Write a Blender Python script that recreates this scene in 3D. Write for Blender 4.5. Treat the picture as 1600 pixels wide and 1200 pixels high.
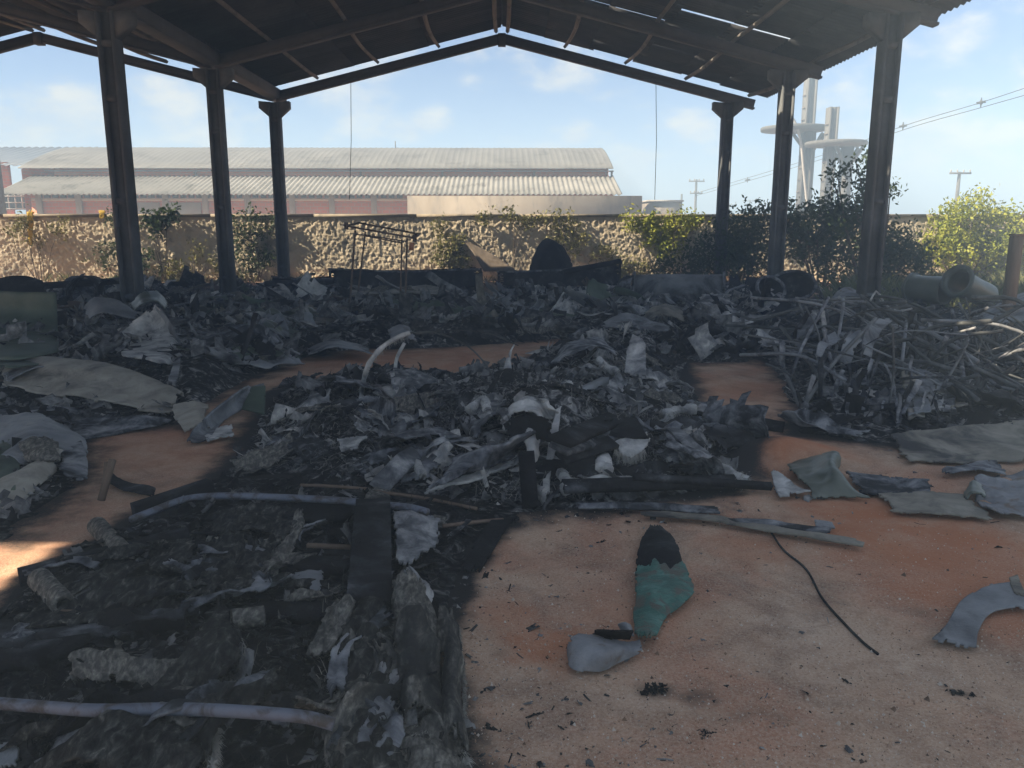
import bpy, math, random
import numpy as np
from mathutils import Vector, Matrix, Euler
rad = math.radians
for o in list(bpy.data.objects): bpy.data.objects.remove(o)
SC = bpy.context.scene
COL = SC.collection

# ------------------------------------------------------------------ camera, sky, sun, exposure
F_PX, CAM_H = 1260.0, 1.70
cd = bpy.data.cameras.new('camera'); cam = bpy.data.objects.new('camera', cd); COL.objects.link(cam)
cam.location = (0, 0, CAM_H)
cam.rotation_euler = (rad(90) - math.atan(250 / F_PX), 0, rad(-0.68))
cd.sensor_width = 36; cd.lens = 36 * F_PX / 1600; cd.clip_start = 0.05; cd.clip_end = 6000
SC.camera = cam
SC.view_settings.view_transform = 'Standard'; SC.view_settings.look = 'None'
SC.view_settings.gamma = 1.0; SC.view_settings.use_curve_mapping = False
SC.view_settings.exposure = 2.35
SUN_EL, SUN_AZ = 40.0, 78.0            # azimuth measured from straight behind the camera towards the left
sdir = Vector((-math.sin(rad(SUN_AZ)) * math.cos(rad(SUN_EL)), -math.cos(rad(SUN_AZ)) * math.cos(rad(SUN_EL)), math.sin(rad(SUN_EL))))
sl = bpy.data.lights.new('sun', 'SUN'); sl.energy = 4.0; sl.angle = rad(0.5); sl.color = (1.0, 0.84, 0.62)
sun = bpy.data.objects.new('sun', sl); COL.objects.link(sun)
sun.rotation_euler = sdir.to_track_quat('Z', 'Y').to_euler(); sun.location = (-30, -10, 30)

W = bpy.data.worlds.new('World'); SC.world = W; W.use_nodes = True

def N(nt, typ, ins=None, **props):
    n = nt.nodes.new(typ)
    for k, v in props.items(): setattr(n, k, v)
    for k, v in (ins or {}).items():
        s = n.inputs[k]
        if isinstance(v, bpy.types.NodeSocket): nt.links.new(v, s)
        else: s.default_value = v
    return n
def mth(nt, op, a, b=0.0, c=None, clamp=False):
    d = {0: a, 1: b}
    if c is not None: d[2] = c
    return N(nt, 'ShaderNodeMath', d, operation=op, use_clamp=clamp).outputs[0]
def vm(nt, op, a, b=None):
    d = {0: a}
    if b is not None: d[1] = b
    n = N(nt, 'ShaderNodeVectorMath', d, operation=op)
    return n.outputs[1] if op in ('DOT_PRODUCT', 'DISTANCE', 'LENGTH') else n.outputs[0]
def mixc(nt, fac, a, b, blend='MIX'):
    n = nt.nodes.new('ShaderNodeMix'); n.data_type = 'RGBA'; n.blend_type = blend
    for i, v in ((0, fac), (6, a), (7, b)):
        if isinstance(v, bpy.types.NodeSocket): nt.links.new(v, n.inputs[i])
        else: n.inputs[i].default_value = v if i == 0 else (*v[:3], 1)
    return n.outputs[2]
def mapr(nt, v, a, b, c=0.0, d=1.0, smooth=True):
    return N(nt, 'ShaderNodeMapRange', {0: v, 1: a, 2: b, 3: c, 4: d}, interpolation_type='SMOOTHSTEP' if smooth else 'LINEAR').outputs[0]
def ramp(nt, fac, stops):
    n = nt.nodes.new('ShaderNodeValToRGB'); cr = n.color_ramp
    while len(cr.elements) < len(stops): cr.elements.new(0.5)
    for e, (p, c) in zip(cr.elements, stops):
        e.position = p; e.color = (*c[:3], 1)
    nt.links.new(fac, n.inputs[0]); return n.outputs[0]

CM = cam.rotation_euler.to_matrix()
def ray(px, py): return CM @ Vector(((px - 800) / F_PX, (600 - py) / F_PX, -1.0))
def G(px, py, z=0.0):
    v = ray(px, py); return Vector((0, 0, CAM_H)) + v * ((z - CAM_H) / v.z)
def D(px, py, d):
    v = ray(px, py); return Vector((0, 0, CAM_H)) + v * (d / v.y)

nt = W.node_tree; nt.nodes.clear()
skyt = N(nt, 'ShaderNodeTexSky', sky_type='NISHITA', sun_disc=False)
skyt.sun_elevation = rad(SUN_EL); skyt.sun_rotation = math.atan2(sdir.x, sdir.y)
skyt.air_density = 0.8; skyt.dust_density = 0.3; skyt.ozone_density = 1.2; skyt.altitude = 300
tc = N(nt, 'ShaderNodeTexCoord').outputs['Generated']
sep = N(nt, 'ShaderNodeSeparateXYZ', {0: tc})
zc = sep.outputs[2]
sc_ = vm(nt, 'MULTIPLY', tc, (1.0, 1.0, 2.0))
n1 = N(nt, 'ShaderNodeTexNoise', {'Vector': sc_, 'Scale': 5.2, 'Detail': 10.0, 'Roughness': 0.58, 'Distortion': 0.15}).outputs[0]
n2 = N(nt, 'ShaderNodeTexNoise', {'Vector': sc_, 'Scale': 17.0, 'Detail': 8.0, 'Roughness': 0.6}).outputs[0]
# cumulus banks standing in the sky, each a soft ball of directions broken up by the noise
banks = [(250, 165, .10, .9), (120, 190, .11, 1.0), (30, 200, .08, .9), (330, 170, .07, .7), (670, 195, .045, 1.0), (640, 205, .04, 1.0), (730, 125, .05, .7), (900, 215, .028, 1.0),
         (1080, 200, .055, .8), (1500, 60, .05, 1.0), (1420, 85, .06, .7), (1450, 220, .09, .8), (1310, 210, .06, .75), (1580, 210, .035, .9), (820, 150, .05, .5), (1010, 245, .03, .8), (560, 150, .06, .45)]
acc = None
for (bx, by, br, bw) in banks:
    dv = ray(bx, by).normalized()
    dist = vm(nt, 'DISTANCE', vm(nt, 'MULTIPLY', tc, (1, 1, 1.7)), (dv.x, dv.y, dv.z * 1.7))
    b = mapr(nt, dist, br * 1.5, 0.0, 0.0, bw)
    acc = b if acc is None else mth(nt, 'MAXIMUM', acc, b)
gen = mapr(nt, mth(nt, 'ADD', mth(nt, 'MULTIPLY', n1, .7), mth(nt, 'MULTIPLY', n2, .3)), 0.47, 0.60, 0.0, 0.85)                       # the rest of the sky carries the same kind of clouds
dens = mth(nt, 'ADD', mth(nt, 'MULTIPLY', acc, 0.62), mth(nt, 'MULTIPLY', mth(nt, 'SUBTRACT', mth(nt, 'ADD', mth(nt, 'MULTIPLY', n1, .5), mth(nt, 'MULTIPLY', n2, .5)), 0.5), 2.0))
cl = mth(nt, 'MAXIMUM', mapr(nt, dens, 0.22, 0.62), gen)
cl = mth(nt, 'MULTIPLY', cl, mapr(nt, zc, 0.0, 0.05), clamp=True)
shade = mapr(nt, n2, 0.35, 0.65, 0.0, 1.0)
ccol = mixc(nt, shade, (2.2, 2.4, 2.8), (3.4, 3.2, 2.85))
skyc = mixc(nt, mth(nt, 'MULTIPLY', cl, 0.9), vm(nt, 'MULTIPLY', skyt.outputs[0], (.40, .46, .54)), ccol)
bg = N(nt, 'ShaderNodeBackground', {'Color': skyc, 'Strength': 0.065})
N(nt, 'ShaderNodeOutputWorld', {0: bg.outputs[0]})

# ------------------------------------------------------------------ numpy noise
def _h(ix, iy, iz, s):
    h = (ix.astype(np.int64) * 374761393 + iy.astype(np.int64) * 668265263 + iz.astype(np.int64) * 2147483647 + s * 974711) & 0xffffffff
    h = ((h ^ (h >> 13)) * 1274126177) & 0xffffffff
    h = ((h ^ (h >> 16)) * 2246822519) & 0xffffffff
    return ((h ^ (h >> 15)) & 0xffffff) / float(0xffffff)
def vn(p, s=0):
    p = np.asarray(p, float); i = np.floor(p).astype(np.int64); f = p - i; u = f * f * f * (f * (f * 6 - 15) + 10)
    r = 0
    for a in (0, 1):
        for b in (0, 1):
            for c in (0, 1):
                w = (u[:, 0] if a else 1 - u[:, 0]) * (u[:, 1] if b else 1 - u[:, 1]) * (u[:, 2] if c else 1 - u[:, 2])
                r = r + w * _h(i[:, 0] + a, i[:, 1] + b, i[:, 2] + c, s)
    return r * 2 - 1
def fbm(p, s=0, o=4, g=0.5):
    p = np.asarray(p, float); r = 0; a = 1; t = 0
    for k in range(o):
        r = r + a * vn(p * (2.03 ** k) + k * 7.3, s + k); t += a; a *= g
    return r / t
def ridged(p, s=0, o=4, g=0.5):
    p = np.asarray(p, float); r = 0; a = 1; t = 0
    for k in range(o):
        r = r + a * (1 - 2 * np.abs(vn(p * (2.03 ** k) + k * 3.1, s + k))); t += a; a *= g
    return r / t
def P3(x, y, z=None): return np.stack([x, y, np.zeros_like(x) if z is None else z], -1)

# ------------------------------------------------------------------ mesh builder
class MB:
    def __init__(s): s.V = []; s.F = []; s.n = 0; s.A = []
    def add(s, V, F, a=0.5):
        V = np.asarray(V, float).reshape(-1, 3); F = F if isinstance(F, list) else [F]
        s.V.append(V); s.A.append(np.full(len(V), a) if np.isscalar(a) else np.asarray(a, float))
        for f in F:
            f = np.asarray(f, np.int64)
            if f.size: s.F.append(f + s.n)
        s.n += len(V); return s
    def box(s, c, size, rot=None, a=0.5):
        x, y, z = [k / 2 for k in size]
        V = np.array([(i * x, j * y, k * z) for i in (-1, 1) for j in (-1, 1) for k in (-1, 1)], float)
        if rot is not None:
            m = np.array(rot if isinstance(rot, Matrix) else Euler(rot).to_matrix()); V = V @ m.T
        return s.add(V + np.array(c), np.array([(0, 1, 3, 2), (4, 6, 7, 5), (0, 4, 5, 1), (2, 3, 7, 6), (0, 2, 6, 4), (1, 5, 7, 3)]), a)
    def beam(s, p, q, w, h, a=0.5, up=(0, 0, 1)):
        p, q = Vector(p), Vector(q); d = (q - p); L = d.length; d.normalize()
        x = d.cross(Vector(up))
        if x.length < 1e-3: x = d.cross(Vector((0, 1, 0)))
        x.normalize(); z = x.cross(d)
        return s.box((p + q) / 2, (w, L, h), Matrix((x, d, z)).transposed(), a)
    def tube(s, pts, r, n=8, a=0.5, cap=True):
        pts = np.array([tuple(p) for p in pts], float); k = len(pts)
        rr = np.full(k, r) if np.isscalar(r) else np.asarray(r, float)
        t = np.gradient(pts, axis=0); t /= np.linalg.norm(t, axis=1)[:, None] + 1e-12
        ref = np.array((0, 0, 1.0)) if abs(t[0][2]) < 0.9 else np.array((1.0, 0, 0))
        V = []; u = np.cross(t[0], ref); u /= np.linalg.norm(u)
        for i in range(k):
            u = u - t[i] * (u @ t[i]); u /= np.linalg.norm(u) + 1e-12; w = np.cross(t[i], u)
            an = np.arange(n) * 2 * math.pi / n
            V.append(pts[i] + rr[i] * (np.cos(an)[:, None] * u + np.sin(an)[:, None] * w))
        V = np.concatenate(V); j = np.arange(n); Fs = []
        for i in range(k - 1):
            Fs.append(np.stack([i * n + j, i * n + (j + 1) % n, (i + 1) * n + (j + 1) % n, (i + 1) * n + j], 1))
        L = [np.concatenate(Fs)]
        if cap: L += [np.arange(n)[::-1][None, :], (np.arange(n) + (k - 1) * n)[None, :]]
        return s.add(V, L, a)
    def lathe(s, prof, c=(0, 0, 0), n=24, axis=None, a=0.5, squash=1.0):   # open or closed profile (r, h)
        prof = np.array(prof, float); k = len(prof); an = np.arange(n) * 2 * math.pi / n
        V = np.concatenate([np.stack([r * np.cos(an), r * np.sin(an) * squash, np.full(n, h)], 1) for r, h in prof])
        if axis is not None: V = V @ np.array(axis.to_matrix() if hasattr(axis, 'to_matrix') else axis).T
        j = np.arange(n)
        F = np.concatenate([np.stack([i * n + j, i * n + (j + 1) % n, (i + 1) * n + (j + 1) % n, (i + 1) * n + j], 1) for i in range(k - 1)])
        return s.add(V + np.array(c), F, a)
    def mesh(s, name, m=None, smooth=False, attr=False):
        V = np.concatenate(s.V); loops = np.concatenate([f.ravel() for f in s.F]); tot = np.concatenate([np.full(len(f), f.shape[1]) for f in s.F])
        me = bpy.data.meshes.new(name)
        me.vertices.add(len(V)); me.vertices.foreach_set('co', V.ravel().astype(np.float32))
        me.loops.add(len(loops)); me.loops.foreach_set('vertex_index', loops.astype(np.int32))
        me.polygons.add(len(tot)); st = np.concatenate([[0], np.cumsum(tot)[:-1]]).astype(np.int32)
        me.polygons.foreach_set('loop_start', st)
        if attr:
            at = me.attributes.new('shade', 'FLOAT', 'POINT'); at.data.foreach_set('value', np.concatenate(s.A).astype(np.float32))
        me.update(calc_edges=True)
        if smooth: me.polygons.foreach_set('use_smooth', np.ones(len(tot), bool))
        if m: me.materials.append(m)
        return me
    def build(s, name, m, parent=None, smooth=False, attr=False, loc=None):
        o = bpy.data.objects.new(name, s.mesh(name, m, smooth, attr)); COL.objects.link(o)
        if parent is not None: o.parent = parent
        if loc is not None: o.location = loc
        return o
def tag(o, label=None, cat=None, group=None, kind=None):
    if label: o['label'] = label
    if cat: o['category'] = cat
    if group: o['group'] = group
    if kind: o['kind'] = kind
    return o
def thing(name, label, cat, loc=(0, 0, 0), rotz=0, group=None):
    o = bpy.data.objects.new(name, None); COL.objects.link(o); o.location = loc; o.rotation_euler = (0, 0, rotz); o.empty_display_size = 0.2
    return tag(o, label, cat, group)
def inst(name, me, parent=None, loc=(0, 0, 0), rot=(0, 0, 0), scale=(1, 1, 1)):
    o = bpy.data.objects.new(name, me); COL.objects.link(o)
    if parent is not None: o.parent = parent
    o.location = loc; o.rotation_euler = rot; o.scale = scale; return o
def shifted(mb, c):                                       # mesh points given in the world, object origin at c
    c = np.array(tuple(c)); mb.V = [v - c for v in mb.V]; return mb
def solid_thing(name, mb, m, label, cat, c=None, smooth=False, attr=False, group=None, kind=None):
    V = np.concatenate(mb.V)
    c = np.array([V[:, 0].mean(), V[:, 1].mean(), V[:, 2].min()]) if c is None else np.array(tuple(c))
    o = shifted(mb, c).build(name, m, None, smooth, attr, loc=tuple(c)); return tag(o, label, cat, group, kind)

def grid_faces(nu, nv):
    i, j = np.meshgrid(np.arange(nu - 1), np.arange(nv - 1), indexing='ij'); a = (i * nv + j).ravel()
    return np.stack([a, a + nv, a + nv + 1, a + 1], 1)
def thicken(V, Fq, t):
    n = len(V); fn = np.cross(V[Fq[:, 2]] - V[Fq[:, 0]], V[Fq[:, 3]] - V[Fq[:, 1]]); nrm = np.zeros_like(V)
    for k in range(4): np.add.at(nrm, Fq[:, k], fn)
    nrm /= np.linalg.norm(nrm, axis=1)[:, None] + 1e-12
    e = np.concatenate([Fq[:, [k, (k + 1) % 4]] for k in range(4)]); key = np.sort(e, 1); key = key[:, 0] * n + key[:, 1]
    _, inv, cnt = np.unique(key, return_inverse=True, return_counts=True); b = e[cnt[inv] == 1]
    side = np.stack([b[:, 1], b[:, 0], b[:, 0] + n, b[:, 1] + n], 1)
    return np.concatenate([V + nrm * t / 2, V - nrm * t / 2]), np.concatenate([Fq, Fq[:, ::-1] + n, side])
def compact(V, Fq):
    u, inv = np.unique(Fq, return_inverse=True); return V[u], inv.reshape(Fq.shape)
def cr(Pc, n):                                            # Catmull-Rom through control points, along axis 0
    Pc = np.asarray(Pc, float); k = len(Pc)
    if k == 2:
        t = np.linspace(0, 1, n).reshape((n,) + (1,) * (Pc.ndim - 1)); return Pc[0] * (1 - t) + Pc[1] * t
    E = np.concatenate([[2 * Pc[0] - Pc[1]], Pc, [2 * Pc[-1] - Pc[-2]]]); x = np.linspace(0, k - 1 - 1e-9, n); i = np.floor(x).astype(int)
    t = (x - i).reshape((n,) + (1,) * (Pc.ndim - 1)); a, b, c, d = E[i], E[i + 1], E[i + 2], E[i + 3]
    return 0.5 * (2 * b + (c - a) * t + (2 * a - 5 * b + 4 * c - d) * t ** 2 + (3 * b - a - 3 * c + d) * t ** 3)
def sheet(rows, nu=40, nv=40, amp=0.02, freq=4.0, t=0.006, tear=0.06, seed=1, fold=0.0, rot_edge=9.0, mb=None, a=0.5, holes=0.0, rise=0.0):
    """crumpled sheet through a grid of points (px, py, distance) or Vectors"""
    C = np.array([[tuple(DL(*p)) if not isinstance(p, Vector) else tuple(p) for p in r] for r in rows])
    S = cr(C, nu); S = cr(S.transpose(1, 0, 2), nv).transpose(1, 0, 2)
    V = S.reshape(-1, 3); Fq = grid_faces(nu, nv)
    uu, vv = np.meshgrid(np.linspace(0, 1, nu), np.linspace(0, 1, nv), indexing='ij'); uu, vv = uu.ravel(), vv.ravel()
    fn = np.cross(V[Fq[:, 2]] - V[Fq[:, 0]], V[Fq[:, 3]] - V[Fq[:, 1]]); nr = np.zeros_like(V)
    for k in range(4): np.add.at(nr, Fq[:, k], fn)
    nr /= np.linalg.norm(nr, axis=1)[:, None] + 1e-12
    q = V * freq
    V = V + nr * (amp * (0.65 * fbm(q, seed, 3) + 0.5 * ridged(q * 0.7, seed + 9, 3)))[:, None] + amp * 0.35 * np.stack([fbm(q + 5, seed + 3, 2), fbm(q + 9, seed + 4, 2), fbm(q + 13, seed + 5, 2)], 1)
    if rise: V[:, 2] += rise * np.sin(np.pi * np.clip(vv, 0, 1)) ** .7 * (.7 + .5 * fbm(V * 2.5, seed + 41, 2))
    if tear > 0:
        fc = np.stack([uu[Fq].mean(1), vv[Fq].mean(1)], 1)
        bd = np.minimum(np.minimum(fc[:, 0], 1 - fc[:, 0]), np.minimum(fc[:, 1], 1 - fc[:, 1]))
        nz = fbm(np.concatenate([fc * rot_edge, np.full((len(fc), 1), seed * 1.7)], 1), seed + 20, 3)
        keep = bd + tear * nz * 1.6 > tear * 0.45
        if holes > 0:
            keep &= ~(fbm(np.concatenate([fc * 6, np.full((len(fc), 1), seed * 2.7)], 1), seed + 31, 3) > 0.62 - holes)
        Fq = Fq[keep]
    V, Fq = compact(V, Fq); V, Fq = thicken(V, Fq, t)
    mb = mb or MB(); return mb.add(V, Fq, a)
def fringe(mb, pts, dirv, n, ln, w=0.003, seed=0, spread=0.5, droop=0.3, a=0.8):
    rg = np.random.default_rng(seed); pts = np.array([tuple(p) for p in pts], float)
    k = rg.integers(0, max(1, len(pts) - 1), n); t = rg.random(n)[:, None]
    base = pts[k] * (1 - t) + pts[np.minimum(k + 1, len(pts) - 1)] * t
    d = np.array(tuple(dirv)) + rg.normal(0, spread, (n, 3)); d /= np.linalg.norm(d, axis=1)[:, None]
    L = ln * (0.35 + rg.random(n))[:, None]; side = np.cross(d, rg.normal(0, 1, (n, 3))); side /= np.linalg.norm(side, axis=1)[:, None] + 1e-9
    ww = w * (0.6 + 0.8 * rg.random(n))[:, None]
    m1 = base + d * L * 0.55 + np.array((0, 0, -1)) * L * droop * 0.25; m2 = base + d * L + np.array((0, 0, -1)) * L * droop
    V = np.stack([base - side * ww, base + side * ww, m1 - side * ww * .7, m1 + side * ww * .7, m2], 1).reshape(-1, 3); i = np.arange(n) * 5
    return mb.add(V, [np.stack([i, i + 1, i + 3, i + 2], 1), np.stack([i + 2, i + 3, i + 4], 1)], a)

# ------------------------------------------------------------------ materials
SOOTY = ('char', 'char_ash', 'burnt_litter', 'soot_bed', 'burnt_scraps', 'char_scraps', 'scorched_glass_mat', 'ash_grey', 'pale_glass_mat', 'sooty_fibre', 'scorched_fibre', 'sooted_fibre_cement')
def mk(name, stops, scale=4.0, detail=7.0, distort=0.4, rough=0.9, bump=0.5, bscale=35.0, bdist=0.02, coord='Object', attr=0.0, rnd=0.0, spec=0.3, grime=None, gscale=2.0, grange=(0.5, 0.7), stretch=None, metal=0.0):
    if name in SOOTY: spec = .06
    m = bpy.data.materials.new(name); m.use_nodes = True; nt = m.node_tree; nt.nodes.clear()
    v = N(nt, 'ShaderNodeTexCoord').outputs['Object'] if coord == 'Object' else N(nt, 'ShaderNodeNewGeometry').outputs['Position']
    r = N(nt, 'ShaderNodeObjectInfo').outputs['Random']
    v = vm(nt, 'ADD', v, vm(nt, 'SCALE', (31.0, 17.0, 23.0))) if False else v
    if coord == 'Object':
        cx = N(nt, 'ShaderNodeCombineXYZ', {0: mth(nt, 'MULTIPLY', r, 37.0), 1: mth(nt, 'MULTIPLY', r, 19.0), 2: mth(nt, 'MULTIPLY', r, 53.0)}).outputs[0]
        v = vm(nt, 'ADD', v, cx)
    if stretch: v = vm(nt, 'MULTIPLY', v, stretch)
    f = N(nt, 'ShaderNodeTexNoise', {'Vector': v, 'Scale': scale, 'Detail': detail, 'Roughness': 0.62, 'Distortion': distort}).outputs[0]
    fac = mapr(nt, f, 0.28, 0.72, smooth=False)
    if attr: fac = mth(nt, 'ADD', mth(nt, 'MULTIPLY', fac, 1 - attr), mth(nt, 'MULTIPLY', N(nt, 'ShaderNodeAttribute', attribute_name='shade').outputs['Fac'], attr))
    if rnd: fac = mth(nt, 'ADD', fac, mth(nt, 'MULTIPLY', mth(nt, 'SUBTRACT', r, 0.5), rnd))
    c = ramp(nt, fac, stops)
    if grime:
        g = N(nt, 'ShaderNodeTexNoise', {'Vector': vm(nt, 'ADD', v, (7.7, 3.1, 5.9)), 'Scale': gscale, 'Detail': 8.0, 'Roughness': 0.65, 'Distortion': 0.6}).outputs[0]
        c = mixc(nt, mapr(nt, g, grange[0], grange[1]), c, grime)
    b = N(nt, 'ShaderNodeTexNoise', {'Vector': v, 'Scale': bscale, 'Detail': 5.0, 'Roughness': 0.65}).outputs[0]
    bm = N(nt, 'ShaderNodeBump', {'Height': b, 'Strength': bump, 'Distance': bdist}).outputs[0]
    bs = N(nt, 'ShaderNodeBsdfPrincipled', {'Base Color': c, 'Roughness': rough, 'Normal': bm, 'Specular IOR Level': spec, 'Metallic': metal})
    N(nt, 'ShaderNodeOutputMaterial', {0: bs.outputs[0]}); return m
K = (0.016, 0.016, 0.018); ASH = (0.16, 0.165, 0.175); WASH = (0.40, 0.40, 0.39)
M = {}
M['concrete'] = mk('sooty_concrete', [(0, (.06, .068, .076)), (.5, (.095, .105, .115)), (1, (.14, .15, .155))], scale=2.5, bump=.3, grime=(.055, .054, .054), gscale=.9, grange=(.35, .75), coord='Position')
M['concrete_pale'] = mk('weathered_concrete', [(0, (.24, .23, .21)), (1, (.42, .40, .36))], scale=.8, grime=(.13, .12, .11), gscale=1.2, grange=(.5, .75), coord='Position', stretch=(1, 1, .25))
M['rafter'] = mk('smoke_black_concrete', [(0, (.035, .038, .045)), (1, (.075, .08, .09))], scale=2, coord='Position')
M['purlin'] = mk('dusty_concrete', [(0, (.10, .095, .09)), (1, (.19, .178, .16))], scale=2, coord='Position', grime=(.05, .05, .05), gscale=1.5)
M['roof'] = mk('sooted_fibre_cement', [(0, (.020, .022, .027)), (.6, (.045, .048, .055)), (1, (.075, .076, .08))], scale=1.3, rnd=.5, bump=.2)
M['wall'] = mk('roughcast', [(0, (.33, .285, .21)), (.5, (.43, .375, .28)), (1, (.52, .455, .345))], scale=1.2, coord='Position', bump=.6, bscale=26, bdist=.03, grime=(.13, .125, .105), gscale=.8, grange=(.5, .68))
M['coping'] = mk('coping', [(0, (.17, .15, .12)), (1, (.30, .26, .20))], scale=2, coord='Position', grime=(.10, .10, .09))
M['char'] = mk('char', [(0, (.007, .007, .008)), (.55, (.018, .018, .02)), (.8, (.045, .046, .05)), (1, (.12, .125, .135))], scale=3.5, bump=.8, bscale=45, rnd=.25, rough=.85)
M['char_edge'] = mk('char_ash', [(0, K), (.38, (.04, .042, .046)), (.6, (.13, .136, .15)), (1, (.36, .365, .37))], scale=5, bump=.9, bscale=50, rnd=.3)
M['ash'] = mk('ash_grey', [(0, (.04, .041, .044)), (.35, (.13, .134, .142)), (.6, (.29, .29, .29)), (1, (.58, .57, .55))], scale=5, bump=.9, bscale=55, rnd=.4)
M['pale'] = mk('pale_ash', [(0, (.14, .14, .14)), (.45, (.38, .38, .37)), (1, (.68, .67, .64))], scale=6, bump=.8, bscale=60, rnd=.2, grime=(.04, .04, .042), gscale=3, grange=(.55, .7))
M['beige'] = mk('heat_browned_laminate', [(0, (.10, .09, .075)), (.5, (.20, .185, .15)), (1, (.31, .285, .235))], scale=4.5, detail=9, bump=.5, bscale=45, rnd=.2, grime=(.045, .043, .042), gscale=2.2, grange=(.46, .66), rough=.75)
M['beige_light'] = mk('pale_beige_laminate', [(0, (.17, .155, .13)), (.5, (.30, .28, .235)), (1, (.42, .395, .335))], scale=4, detail=9, bump=.5, bscale=45, grime=(.09, .086, .08), gscale=1.8, grange=(.5, .72), rough=.75)
M['green'] = mk('green_laminate', [(0, (.045, .065, .048)), (.5, (.075, .10, .075)), (1, (.13, .15, .115))], scale=2.0, bump=.25, rough=.65, rnd=.2, spec=.2, grime=(.03, .035, .03), gscale=1.3, grange=(.52, .75))
M['grey_sheet'] = mk('grey_laminate', [(0, (.10, .105, .115)), (.5, (.19, .20, .21)), (1, (.30, .305, .305))], scale=2.6, bump=.4, bscale=45, rnd=.35, grime=(.035, .035, .04), gscale=1.8, grange=(.48, .66), rough=.7)
M['mat'] = mk('scorched_glass_mat', [(0, (.010, .010, .010)), (.42, (.024, .0235, .023)), (.66, (.055, .054, .050)), (.86, (.12, .117, .105)), (1, (.22, .21, .185))], scale=30, detail=12, distort=.6, bump=1.0, bscale=75, bdist=.018, coord='Position', stretch=(1, .4, 1))
M['mat_pale'] = mk('pale_glass_mat', [(0, (.03, .029, .027)), (.45, (.10, .095, .085)), (.75, (.20, .19, .165)), (1, (.33, .31, .27))], scale=45, detail=12, distort=.3, stretch=(1, .4, 1), bump=1.0, bscale=80, bdist=.012, coord='Position', grime=(.03, .03, .03), gscale=3, grange=(.5, .65))
M['fibre'] = mk('glass_fibre', [(0, (.05, .05, .05)), (.4, (.18, .175, .16)), (1, (.42, .41, .37))], scale=3, attr=.5, bump=0)
M['fibre_dark'] = mk('scorched_fibre', [(0, (.02, .02, .02)), (.45, (.11, .107, .098)), (1, (.32, .31, .275))], scale=3, attr=.5, bump=0)
M['pvc'] = mk('grey_blue_plastic', [(0, (.085, .095, .125)), (1, (.15, .165, .205))], scale=3, bump=.15, rough=.6, spec=.35, grime=(.05, .042, .038), gscale=9, grange=(.44, .62))
M['rust'] = mk('rusty_steel', [(0, (.06, .045, .038)), (.5, (.12, .085, .065)), (1, (.20, .15, .12))], scale=5, bump=.5, rnd=.3)
M['steel'] = mk('burnt_steel', [(0, (.03, .032, .033)), (.5, (.075, .079, .079)), (1, (.16, .163, .16))], scale=5, bump=.4, rnd=.5, rough=.65)
M['wood'] = mk('brown_wood', [(0, (.08, .055, .04)), (1, (.20, .145, .105))], scale=5, bump=.5, stretch=(1, 1, .2))
M['turq'] = mk('turquoise_laminate', [(0, (.018, .07, .056)), (.45, (.035, .115, .09)), (.7, (.07, .18, .145)), (1, (.18, .30, .25))], scale=9, bump=.6, bscale=60, rough=.5, grime=(.085, .08, .06), gscale=11, grange=(.46, .60))
M['slate'] = mk('slate_grey_shell', [(0, (.10, .105, .115)), (.5, (.19, .195, .205)), (1, (.28, .285, .29))], scale=6, detail=9, bump=.45, rough=.65, grime=(.13, .095, .07), gscale=6, grange=(.5, .68))
M['tank'] = mk('cream_green_tank', [(0, (.055, .07, .056)), (1, (.11, .122, .096))], scale=2, bump=.1, rough=.4, spec=.5, grime=(.10, .11, .09), gscale=2)
M['bark'] = mk('bark', [(0, (.06, .05, .04)), (1, (.16, .13, .10))], scale=8, stretch=(1, 1, .3), coord='Position')
def leafmat(name, a, b, c):
    m = mk(name, [(0, a), (.5, b), (1, c)], scale=1.5, attr=.75, bump=0, rough=.55)
    nt = m.node_tree; out = [n for n in nt.nodes if n.type == 'OUTPUT_MATERIAL'][0]; bs = [n for n in nt.nodes if n.type == 'BSDF_PRINCIPLED'][0]
    cs = bs.inputs['Base Color'].links[0].from_socket
    tr = N(nt, 'ShaderNodeBsdfTranslucent', {0: cs}); mx = N(nt, 'ShaderNodeMixShader', {0: 0.3, 1: bs.outputs[0], 2: tr.outputs[0]})
    nt.links.new(mx.outputs[0], out.inputs[0]); return m
M['leaf_dark'] = leafmat('dark_leaf', (.020, .034, .014), (.040, .066, .024), (.07, .10, .035))
M['leaf_lime'] = leafmat('lime_leaf', (.09, .13, .015), (.21, .24, .03), (.36, .35, .05))
M['leaf_dry'] = leafmat('dry_vine_leaf', (.07, .075, .03), (.14, .14, .05), (.26, .23, .08))
M['grass'] = leafmat('weed', (.05, .07, .03), (.10, .12, .05), (.19, .18, .09))
M['metal_roof'] = mk('grey_metal_roof', [(0, (.13, .13, .125)), (1, (.19, .187, .175))], scale=.35, coord='Position', bump=.1, rough=.55, grime=(.10, .098, .092), gscale=.5)
M['blue_roof'] = mk('blue_grey_roof', [(0, (.13, .16, .20)), (1, (.18, .21, .25))], scale=.5, coord='Position', bump=.1, rough=.5)
M['fibre_roof'] = mk('fibre_cement_roof', [(0, (.17, .168, .155)), (1, (.26, .25, .225))], scale=.6, coord='Position', bump=.2, grime=(.12, .115, .10), gscale=.9)
M['plaster'] = mk('stained_plaster', [(0, (.17, .145, .115)), (1, (.26, .225, .18))], scale=.7, coord='Position', grime=(.11, .10, .09), gscale=1.6, grange=(.45, .7), stretch=(1, 1, .3))
M['frame_concrete'] = mk('frame_concrete', [(0, (.34, .28, .21)), (1, (.45, .38, .29))], scale=.8, coord='Position')
M['dark'] = mk('dark_opening', [(0, (.03, .03, .03)), (1, (.06, .06, .058))], scale=3)
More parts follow.
